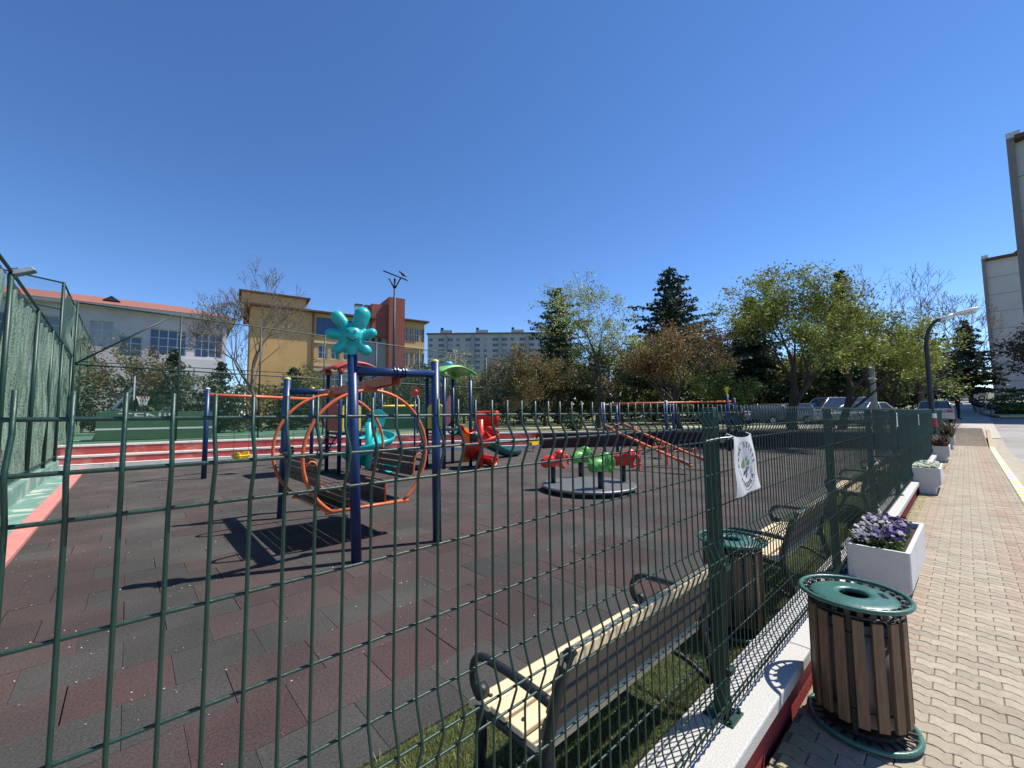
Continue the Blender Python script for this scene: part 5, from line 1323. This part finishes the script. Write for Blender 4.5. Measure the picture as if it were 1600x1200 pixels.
# left background, behind the court
tree('bare_tree', 'large bare tree in front of the yellow school', (6.7, 33.3), 11.3, 3.8, 3.0, G_BROWN, n_per=.3, lr=.12, ls=.05, seed=11, depth=7, bark=BARKG, r0=.20, rmin=.011, kids=(2, 3), ratio=.72, nfirst=6, ang0=(.25, .7))
tree('brown_tree', 'rusty brown tree in front of the grey school, left of the green wall post', (.5, 31.0), 5.2, 2.3, 1.2, G_BROWN, n_per=5, lr=.25, ls=.075, seed=12, mixc=(.3, (.7, 1.1, .7)))
conifer('dark_conifer', 'dark low conifer before the white porch of the grey school', (1.8, 30.9), 5.0, 1.9, .3, G_GREY, seed=13, dens=1.1, irregular=.35)
conifer('dark_conifer', 'dark conifer at the foot of the bare tree', (4.0, 30.3), 4.3, 2.2, .3, G_DARK, seed=15, dens=1.1, irregular=.35)
conifer('dark_conifer', 'bushy dark conifer left of the gondola swing star', (8.4, 32.0), 4.6, 2.3, .3, G_DARK, seed=16, dens=1.1, irregular=.35)
tree('court_tree', 'thin olive tree before the windows of the yellow school', (11.0, 32.8), 5.2, 2.0, 1.3, G_OLIVE, n_per=4, lr=.22, ls=.07, seed=17, bark=BARKG)
conifer('dark_conifer', 'dark conifer under the red brick tower', (13.9, 33.3), 4.5, 2.4, .3, G_DARK, seed=18, dens=1.1)
tree('court_tree', 'grey green tree between the flower post and the yellow school wing', (17.3, 31.6), 5.0, 2.1, 1.2, G_GREY, n_per=6, lr=.24, ls=.07, seed=19, mixc=(.15, (2.2, 2, 1.2)))
for i, (x, y, w_, h_) in enumerate([(-5.5, 38.5, 2.6, 3.6), (-1.5, 38.6, 2.6, 3.9), (3.0, 38.8, 2.8, 4.1), (7.5, 38.6, 2.8, 3.6), (12.0, 38.4, 2.7, 3.9), (16.5, 37.8, 2.6, 3.7), (20.6, 36.5, 2.5, 3.9)]):
    shrub('hedge_bush', ('dark overgrown bush at the far left end of the court', 'dark bush behind the basketball hoop', 'dark bush behind the right end of the lettered wall', 'dark bush behind the bare tree trunk', 'dark bush seen under the star of the gondola swing', 'dark bush behind the red sunflower', 'dark bush behind the green roofed tower')[i],
          (x, y), w_, 1.3, h_, (G_MID, G_GREY, G_MID, G_OLIVE, G_GREY, G_MID, G_GREY)[i], n=5200, ls=.10, group='overgrown bushes along the far side of the court', seed=i)
# middle
tree('blossom_tree', 'pale yellow green blossoming tree before the apartment slab', (28.2, 38.8), 8.4, 3.3, 2.0, G_BLOS, n_per=5, lr=.30, ls=.11, seed=21)
tree('park_tree', 'dull green tree between the blossoming tree and the towers', (22.6, 33.0), 5.2, 2.4, 1.4, G_MID, n_per=6, lr=.27, ls=.09, seed=22)
tree('park_tree', 'grey green leafless looking tree before the middle of the apartment slab', (26.6, 29.9), 7.3, 3.0, 2.0, G_GREY, n_per=2, lr=.22, ls=.06, seed=23, bark=BARKG, depth=6)
conifer('pine_tree', 'tall dark pine left of the pale spring tree', (28.7, 24.9), 12.6, 3.6, 3.0, ('pine_olive', (.06, .08, .022)), seed=24, shape=.55, irregular=.5, size=.13, droop=.0, layer=.6)
tree('spring_tree', 'tall airy tree with sparse pale green leaves, dark forked trunk', (21.9, 15.8), 9.8, 3.3, 2.2, G_LIGHT, n_per=6, lr=.24, ls=.065, seed=26, depth=6, bark=BARK, r0=.22, nfirst=4, ang0=(.2, .55), ratio=.76)
conifer('pine_tree', 'tall dark pointed pine behind the brown leaved tree', (34.1, 16.7), 13.6, 5.0, 3.0, G_DARK, seed=27, shape=.7, irregular=.35, size=.13, droop=.05, layer=.6, dens=1.3)
tree('brown_tree', 'broad round tree with reddish brown young leaves beyond the seesaw', (22.5, 10.8), 5.9, 3.0, 1.5, G_BROWN, n_per=8, lr=.22, ls=.062, seed=28, depth=6, r0=.17, mixc=(.2, (1.3, 1.3, .9)))
tree('brown_tree', 'brownish tree under the tall olive pine', (23.4, 21.8), 5.9, 2.9, 1.5, G_BROWN, n_per=7, lr=.24, ls=.07, seed=29, depth=6, mixc=(.3, (.7, 1.1, .8)))
tree('park_tree', 'dark green tree behind the pale spring tree', (29.0, 18.6), 7.0, 3.1, 1.8, G_MID, n_per=6, lr=.30, ls=.10, seed=30)
tree('park_tree', 'olive tree between the spring tree and the brown leaved tree', (27.3, 14.0), 6.3, 2.6, 1.6, G_OLIVE, n_per=6, lr=.28, ls=.09, seed=31)
tree('park_tree', 'dark tree behind the dull green tree by the pale path', (31, 27.5), 6.5, 3.2, 1.5, G_GREY, n_per=7, lr=.33, ls=.11, seed=32)
tree('park_tree', 'olive tree at the right end of the apartment slab', (25.8, 26.6), 6.8, 2.6, 1.8, G_OLIVE, n_per=3, lr=.25, ls=.075, seed=33, bark=BARKG)
# right
tree('young_oak', 'broad yellow green tree with a thick dark trunk, left of the two big ones', (24.8, 6.0), 8.0, 3.6, 2.3, G_SPR, n_per=11, lr=.25, ls=.062, seed=41, depth=6, r0=.27, nfirst=5, kids=(2, 3), mixc=(.30, (.75, .55, .55)), ang0=(.3, .8))
tree('young_oak', 'broad yellow green tree with a leaning limb, right of the two big ones', (26.6, 4.3), 8.1, 3.7, 2.2, G_SPR, n_per=11, lr=.25, ls=.062, seed=43, depth=6, r0=.20, nfirst=5, kids=(2, 3), mixc=(.30, (.78, .6, .55)), ang0=(.35, .85), lean=(.08, -.18))
tree('low_tree', 'small fresh green tree under the left side of the big trees', (23.2, 7.9), 3.5, 1.7, .7, ('fresh', (.14, .20, .04)), n_per=6, lr=.18, ls=.06, seed=44)
conifer('pine_tree', 'dark pine showing between the two big yellow green trees', (39.6, 5.9), 12.0, 2.2, 3, G_DARK, seed=45, size=.14, irregular=.4)
conifer('pine_tree', 'dark pine to the left of the big yellow green trees', (40.0, 12.4), 11.2, 3.2, 2.5, G_DARK, seed=46, size=.15, shape=.6, irregular=.45)
tree('low_tree', 'dark shady tree behind the parked cars', (41.0, 7.4), 6.0, 3.6, 1.5, G_MID, n_per=7, lr=.36, ls=.12, seed=47)
tree('low_tree', 'dark shady tree behind the fence end', (41.5, 3.6), 6.2, 3.0, 1.5, G_MID, n_per=7, lr=.36, ls=.12, seed=48)
tree('low_tree', 'brown green tree right of the parked cars', (40.5, 10.8), 6.0, 3.4, 1.5, G_OLIVE, n_per=7, lr=.36, ls=.12, seed=49)
tree('bare_tree', 'wide bare tree with fine branches reaching over the street lamp', (41.9, 1.9), 12.4, 5.0, 3.0, G_BROWN, n_per=0, seed=51, depth=7, bark=mat('pale_twigs', (.17, .12, .08), .9, ns=5, na=.3), r0=.24, kids=(2, 3), nfirst=6, ang0=(.4, .95), ratio=.74, rmin=.010)
conifer('cedar_tree', 'dark spreading cedar in front of the far grey tower', (75, -.5, 2.6), 10.2, 3.6, 1.2, G_DARK, seed=52, size=.18, droop=.22, shape=.85, irregular=.5, layer=.5, dens=.9)
tree('plum_tree', 'reddish tree in front of the near grey tower, at the right edge', (50.5, -3.6, 1.5), 6.3, 1.9, 1.2, ('plum', (.15, .10, .06)), n_per=5, lr=.3, ls=.10, seed=53)
shrub('blossom_shrub', 'white blossoming bushes far down the road', (86, 1.4, 3.0), 3.2, 2.0, 2.6, G_WHITE, n=1500, ls=.13, seed=7)
tree('far_tree', 'hazy green tree far down the road behind the lamp pole', (92, 3.6, 3.0), 7.0, 4.6, 1.5, G_OLIVE, n_per=5, lr=.5, ls=.2, seed=54)
tree('far_tree', 'green tree far down the road beside the cedar', (96, 1.0, 3.2), 5.5, 3.5, 1.5, G_MID, n_per=5, lr=.5, ls=.2, seed=55)
for i, (x, y, z_, rx, ry, h_) in enumerate([(51, -3.5, 1.45, 2.7, 1.5, 1.5), (52, -6.6, 1.45, 3.2, 2.0, 1.8), (46.5, -2.95, 1.25, 1.6, .8, .75), (47.0, -5.3, 1.25, 1.6, 1.2, .8)]):
    shrub('clipped_hedge', ('tall dark clipped bush on the traffic island, left one', 'tall dark clipped bush on the traffic island, at the right edge', 'low rounded hedge at the tip of the traffic island', 'low rounded hedge in front of the tall island bush')[i], (x, y, z_), rx, ry, h_, G_MID if i % 2 == 0 else G_GREY, n=5000, ls=.07, cat='hedge', group='clipped hedges on the traffic island', rz=R(90), seed=i + 20)
# woodland closing the view behind the park: each tree its own
rrb = random.Random(99)
belt = [(665, 46), (705, 50), (745, 54), (785, 47), (815, 42), (845, 52), (880, 46), (915, 50), (950, 44), (985, 50), (1020, 46), (1055, 52), (1090, 45), (1118, 50), (1150, 46), (1180, 52), (1215, 47), (1250, 50), (1285, 46), (1320, 52), (1355, 47), (1390, 50), (1425, 53)]
words = ['first', 'second', 'third', 'fourth', 'fifth', 'sixth', 'seventh', 'eighth', 'ninth', 'tenth', 'eleventh', 'twelfth', 'thirteenth', 'fourteenth', 'fifteenth', 'sixteenth', 'seventeenth', 'eighteenth', 'nineteenth', 'twentieth', 'twenty first', 'twenty second', 'twenty third']
for i, (px, dist) in enumerate(belt):
    th_ = YAW - math.atan((px - 800) / F_PX); x, y = dist * math.cos(th_), dist * math.sin(th_)
    kind = rrb.choice([G_MID, G_GREY, G_OLIVE, G_GREY, G_MID, G_BROWN])
    shrub('woodland_tree', 'shadowy background tree, %s from the left in the belt behind the park' % words[i], (x, y, max(.72, slope(x))), rrb.uniform(2.6, 3.6), 2.2, rrb.uniform(5.0, 7.2), kind, n=5200, ls=.15, cat='tree', group='background trees closing the park', seed=60 + i, rz=th_ + PI / 2)
# shaded shrubs between playground steps and park
for i, (x, y) in enumerate([(18.0, 14.6), (24.6, 8.6)]):
    shrub('park_shrub', ('round dark shrub in a tub near the right end of the steps', 'dark shrub at the foot of the big yellow green tree')[i], (x, y), .55, .55, 1.1, G_GREY, n=1500, ls=.05, seed=i + 40)

# ================================================================ TRAFFIC ISLAND, BOLLARDS, CARS, PERSON
b = MB(); poly = [(44.6, -1.6), (47, -.9), (54, -.9), (58, -2), (58, -9), (46, -9), (44.6, -5)]
isl = MB().prism(poly, 0, .12); isl.v = [(x, y, z + slope(x) - .04) for x, y, z in isl.v]; o = isl.build('traffic_island', mat('island_kerb', (.50, .42, .26), .85, ns=3, na=.2)); o['kind'] = 'structure'
bo = None
for i, (x, y) in enumerate([(45.2, -1.25), (47.2, -.75), (49.4, -.55), (51.8, -.5), (54, -.5)]):
    lab = ('nearest dark topped bollard at the tip of the traffic island', 'second dark topped bollard along the traffic island', 'middle dark topped bollard along the traffic island', 'fourth dark topped bollard along the traffic island', 'farthest dark topped bollard along the traffic island')[i]
    if bo is None:
        bo = thing('bollard', lab, 'bollard', (x, y, slope(x)), 0, 'bollards along the traffic island'); MB().lathe([(0, 0), (.09, 0), (.07, .55), (0, .55)], 12).build('stem', mat('stone_bollard', (.25, .22, .18), .8), bo, smooth=True)
        MB().ell((0, 0, .70), (.26, .26, .22)).build('ball', DARKM, bo, smooth=True)
    else: dup(bo, (x, y, slope(x)), 0, lab)
TYRE = mat('tyre_rubber', (.015, .015, .016), .8)
def car(label, loc, rz, col, kind='sedan', group='cars parked behind the playground'):
    t = thing('parked_car', label, 'car', loc, rz, group)
    pm = mat('car_paint_%s' % col[0], col[1], .25, .2, ns=3, na=.04, coat=.6)
    if kind == 'van':
        body = [(-2.2, .30), (-2.25, .75), (-2.2, 1.05), (2.15, 1.05), (2.3, .85), (2.35, .35)]; cab = [(-2.15, 1.05), (-2.05, 1.80), (-1.9, 1.86), (.9, 1.86), (1.05, 1.80), (1.75, 1.06)]
    elif kind == 'hatch':
        body = [(-1.95, .30), (-2.0, .70), (-1.9, .98), (1.2, .95), (1.95, .78), (2.05, .35)]; cab = [(-1.85, .97), (-1.5, 1.42), (-1.2, 1.47), (.25, 1.45), (.45, 1.40), (1.15, .95)]
    else:
        body = [(-2.25, .30), (-2.3, .75), (-2.15, .95), (1.3, .93), (2.15, .78), (2.3, .35)]; cab = [(-1.75, .94), (-1.15, 1.36), (-.9, 1.42), (.35, 1.42), (.55, 1.37), (1.35, .93)]
    MB().prism(body, -.86, .86, 'y').build('body', pm, t, bevel=.07)
    def cabin(inset0, inset1, z_off, nm, m, lo=0.0, hi=1.0):
        zs_ = [p[1] for p in cab]; za, zb = min(zs_), max(zs_); vs = []
        for s in (-1, 1):
            for (x, z) in cab:
                k = (z - za) / (zb - za); vs.append((x, s * (.80 - .16 * k), z))
        n = len(cab); b_ = MB(); b_.v = vs; b_.f = [tuple(range(n)), tuple(range(n, 2 * n))[::-1]] + [(i, n + i, n + (i + 1) % n, (i + 1) % n) for i in range(n)]
        return b_
    cabin(0, 0, 0, '', None).build('windows', GLASS, t, bevel=.03)
    zb = max(p[1] for p in cab); top = [p for p in cab if p[1] > zb - .12]; x0, x1 = top[0][0] + .05, top[-1][0] - .02
    b = MB(); b.bb(x0, x1, -.655, .655, zb - .035, zb + .012); b.build('roof', pm, t, bevel=.03)
    for s in (-1, 1):
        for (xa, za, xb, zb2) in ((cab[-1][0], cab[-1][1], cab[-2][0], cab[-2][1]), (cab[0][0], cab[0][1], cab[1][0], cab[1][1]), (-.25, .95, -.25, zb)):
            MB().tube([(xa, s * .80, za), (xb, s * .655, zb2)], .035, 6).build('pillar', pm, t, smooth=True)
        for x in (-1.38, 1.38):
            w_ = MB().lathe([(0, -.10), (.25, -.10), (.31, -.08), (.32, 0), (.31, .08), (.25, .10), (0, .10)], 20, M=Matrix.Translation((x, s * .80, .32)) @ Matrix.Rotation(R(90), 4, 'X')).build('wheel', TYRE, t, smooth=True)
            MB().lathe([(0, .105), (.17, .105), (.20, .09)], 14, M=Matrix.Translation((x, s * .80, .32)) @ Matrix.Rotation(R(-90 * s), 4, 'X')).build('rim', mat('alloy', (.5, .5, .5), .35, .8), w_)
        MB().box(body[-1][0] - .12, s * .62, .68, .16, .34, .13).build('headlight', WHITEM, t, bevel=.03)
        MB().box(body[1][0] + .06, s * .66, .80, .10, .26, .16).build('tail_light', mat('tail_red', (.35, .01, .01), .3), t, bevel=.02)
    return t
WH = ('white', (.72, .72, .71)); SIL = ('silver', (.32, .34, .36)); BLK = ('black', (.015, .016, .02)); GRY = ('grey', (.11, .12, .13))
car('white minivan parked behind the mesh fence, right of the thick tree trunk', (36.8, 6.2, .74), R(140), WH, 'van')
car('white sedan parked just in front of the white minivan', (33.5, 4.3, .74), R(160), WH, 'sedan')
car('white hatchback parked left of the minivan', (36.0, 8.6, .74), R(75), WH, 'hatch')
car('dark grey hatchback parked under the small fresh green tree', (34.5, 10.4, .74), R(80), GRY, 'hatch')
car('silver car at the far left of the car park row', (33.8, 12.6, .74), R(80), SIL, 'hatch')
car('silver car standing just past the end of the fence on the pavement side', (40.0, 1.45, .76), R(3), SIL, 'hatch', None)
car('silver car far down the road below the white blossom', (82, -.1, 2.85), R(90), SIL, 'hatch', None)
car('white car half hidden behind the island hedge', (58.5, -5.8, 2.1), R(90), WH, 'van', None)
# white park lamp and white globe lamps
tpl = thing('park_lamp', 'pale concrete lamp column with a flat white cross top behind the fence', 'lamp post', (27.6, 3.1, .7))
MB().tube([(0, 0, 0), (0, 0, 3.35)], [.14, .11], 10).build('column', mat('pale_column', (.40, .38, .35), .8), tpl, smooth=True)
MB().box(0, 0, 2.55, .9, .28, .08).build('lamp_head', WHITEM, tpl, bevel=.03)
# person by the parked car
def person(loc, rz, label):
    J = {'pel': (0, 0, .95), 'sp': (0, .0, 1.15), 'ch': (0, .02, 1.35), 'nk': (0, .02, 1.50), 'hd': (0, .03, 1.66), 'sl': (.18, .02, 1.43), 'el': (.24, .03, 1.16), 'wl': (.20, .20, 1.00),
         'sr': (-.18, .02, 1.43), 'er': (-.26, .02, 1.17), 'wr': (-.14, .20, 1.10), 'hl': (.09, 0, .90), 'kl': (.10, .03, .50), 'al': (.10, -.02, .08), 'tl': (.11, .14, .03), 'hr': (-.09, 0, .90), 'kr': (-.10, .05, .50), 'ar': (-.10, .0, .08), 'tr': (-.11, .16, .03)}
    rad = {'pel': .14, 'sp': .13, 'ch': .16, 'nk': .06, 'hd': .10, 'sl': .07, 'el': .045, 'wl': .032, 'sr': .07, 'er': .045, 'wr': .032, 'hl': .09, 'kl': .06, 'al': .042, 'tl': .035, 'hr': .09, 'kr': .06, 'ar': .042, 'tr': .035}
    E_ = [('pel', 'sp'), ('sp', 'ch'), ('ch', 'nk'), ('nk', 'hd'), ('ch', 'sl'), ('sl', 'el'), ('el', 'wl'), ('ch', 'sr'), ('sr', 'er'), ('er', 'wr'), ('pel', 'hl'), ('hl', 'kl'), ('kl', 'al'), ('al', 'tl'), ('pel', 'hr'), ('hr', 'kr'), ('kr', 'ar'), ('ar', 'tr')]
    ks = list(J); me = bpy.data.meshes.new('person'); me.from_pydata([J[k] for k in ks], [(ks.index(a), ks.index(c)) for a, c in E_], [])
    o = bpy.data.objects.new('person', me); COL.objects.link(o); o.location = loc; o.rotation_euler = (0, 0, rz)
    sk = o.modifiers.new('skin', 'SKIN'); 
    for i, k in enumerate(ks):
        v = me.skin_vertices[0].data[i]; v.radius = (rad[k], rad[k]); v.use_root = (k == 'pel')
    q_ = o.modifiers.new('sub', 'SUBSURF'); q_.levels = 2; q_.render_levels = 2
    me.materials.append(mat('dark_clothes', (.012, .012, .014), .8)); tag(o, label, 'person')
    MB().ell((0, .02, 1.72), (.105, .12, .10)).build('hair', mat('dark_hair', (.012, .009, .008), .7), o, smooth=True)
    MB().ell((0, .085, 1.66), (.075, .055, .095)).ell((0, .145, 1.655), (.014, .02, .02)).build('face', mat('skin', (.38, .20, .13), .6), o, smooth=True)
    b = MB()
    for hx in (.20, -.14):
        hz = 1.00 if hx > 0 else 1.10
        b.ell((hx, .235, hz), (.028, .04, .018))
        for k in range(4): b.tube([(hx - .02 + .013 * k, .26, hz), (hx - .022 + .014 * k, .30, hz - .01), (hx - .02 + .013 * k, .315, hz - .03)], .008, 5)
        b.tube([(hx - .025, .225, hz), (hx - .05, .25, hz + .005)], .009, 5)
    b.build('hand', mat('skin', (.38, .20, .13), .6), o, smooth=True)
person((43.5, .38, slope(43.5) - .07), R(200), 'person in dark clothes standing in the road beyond the fence end')
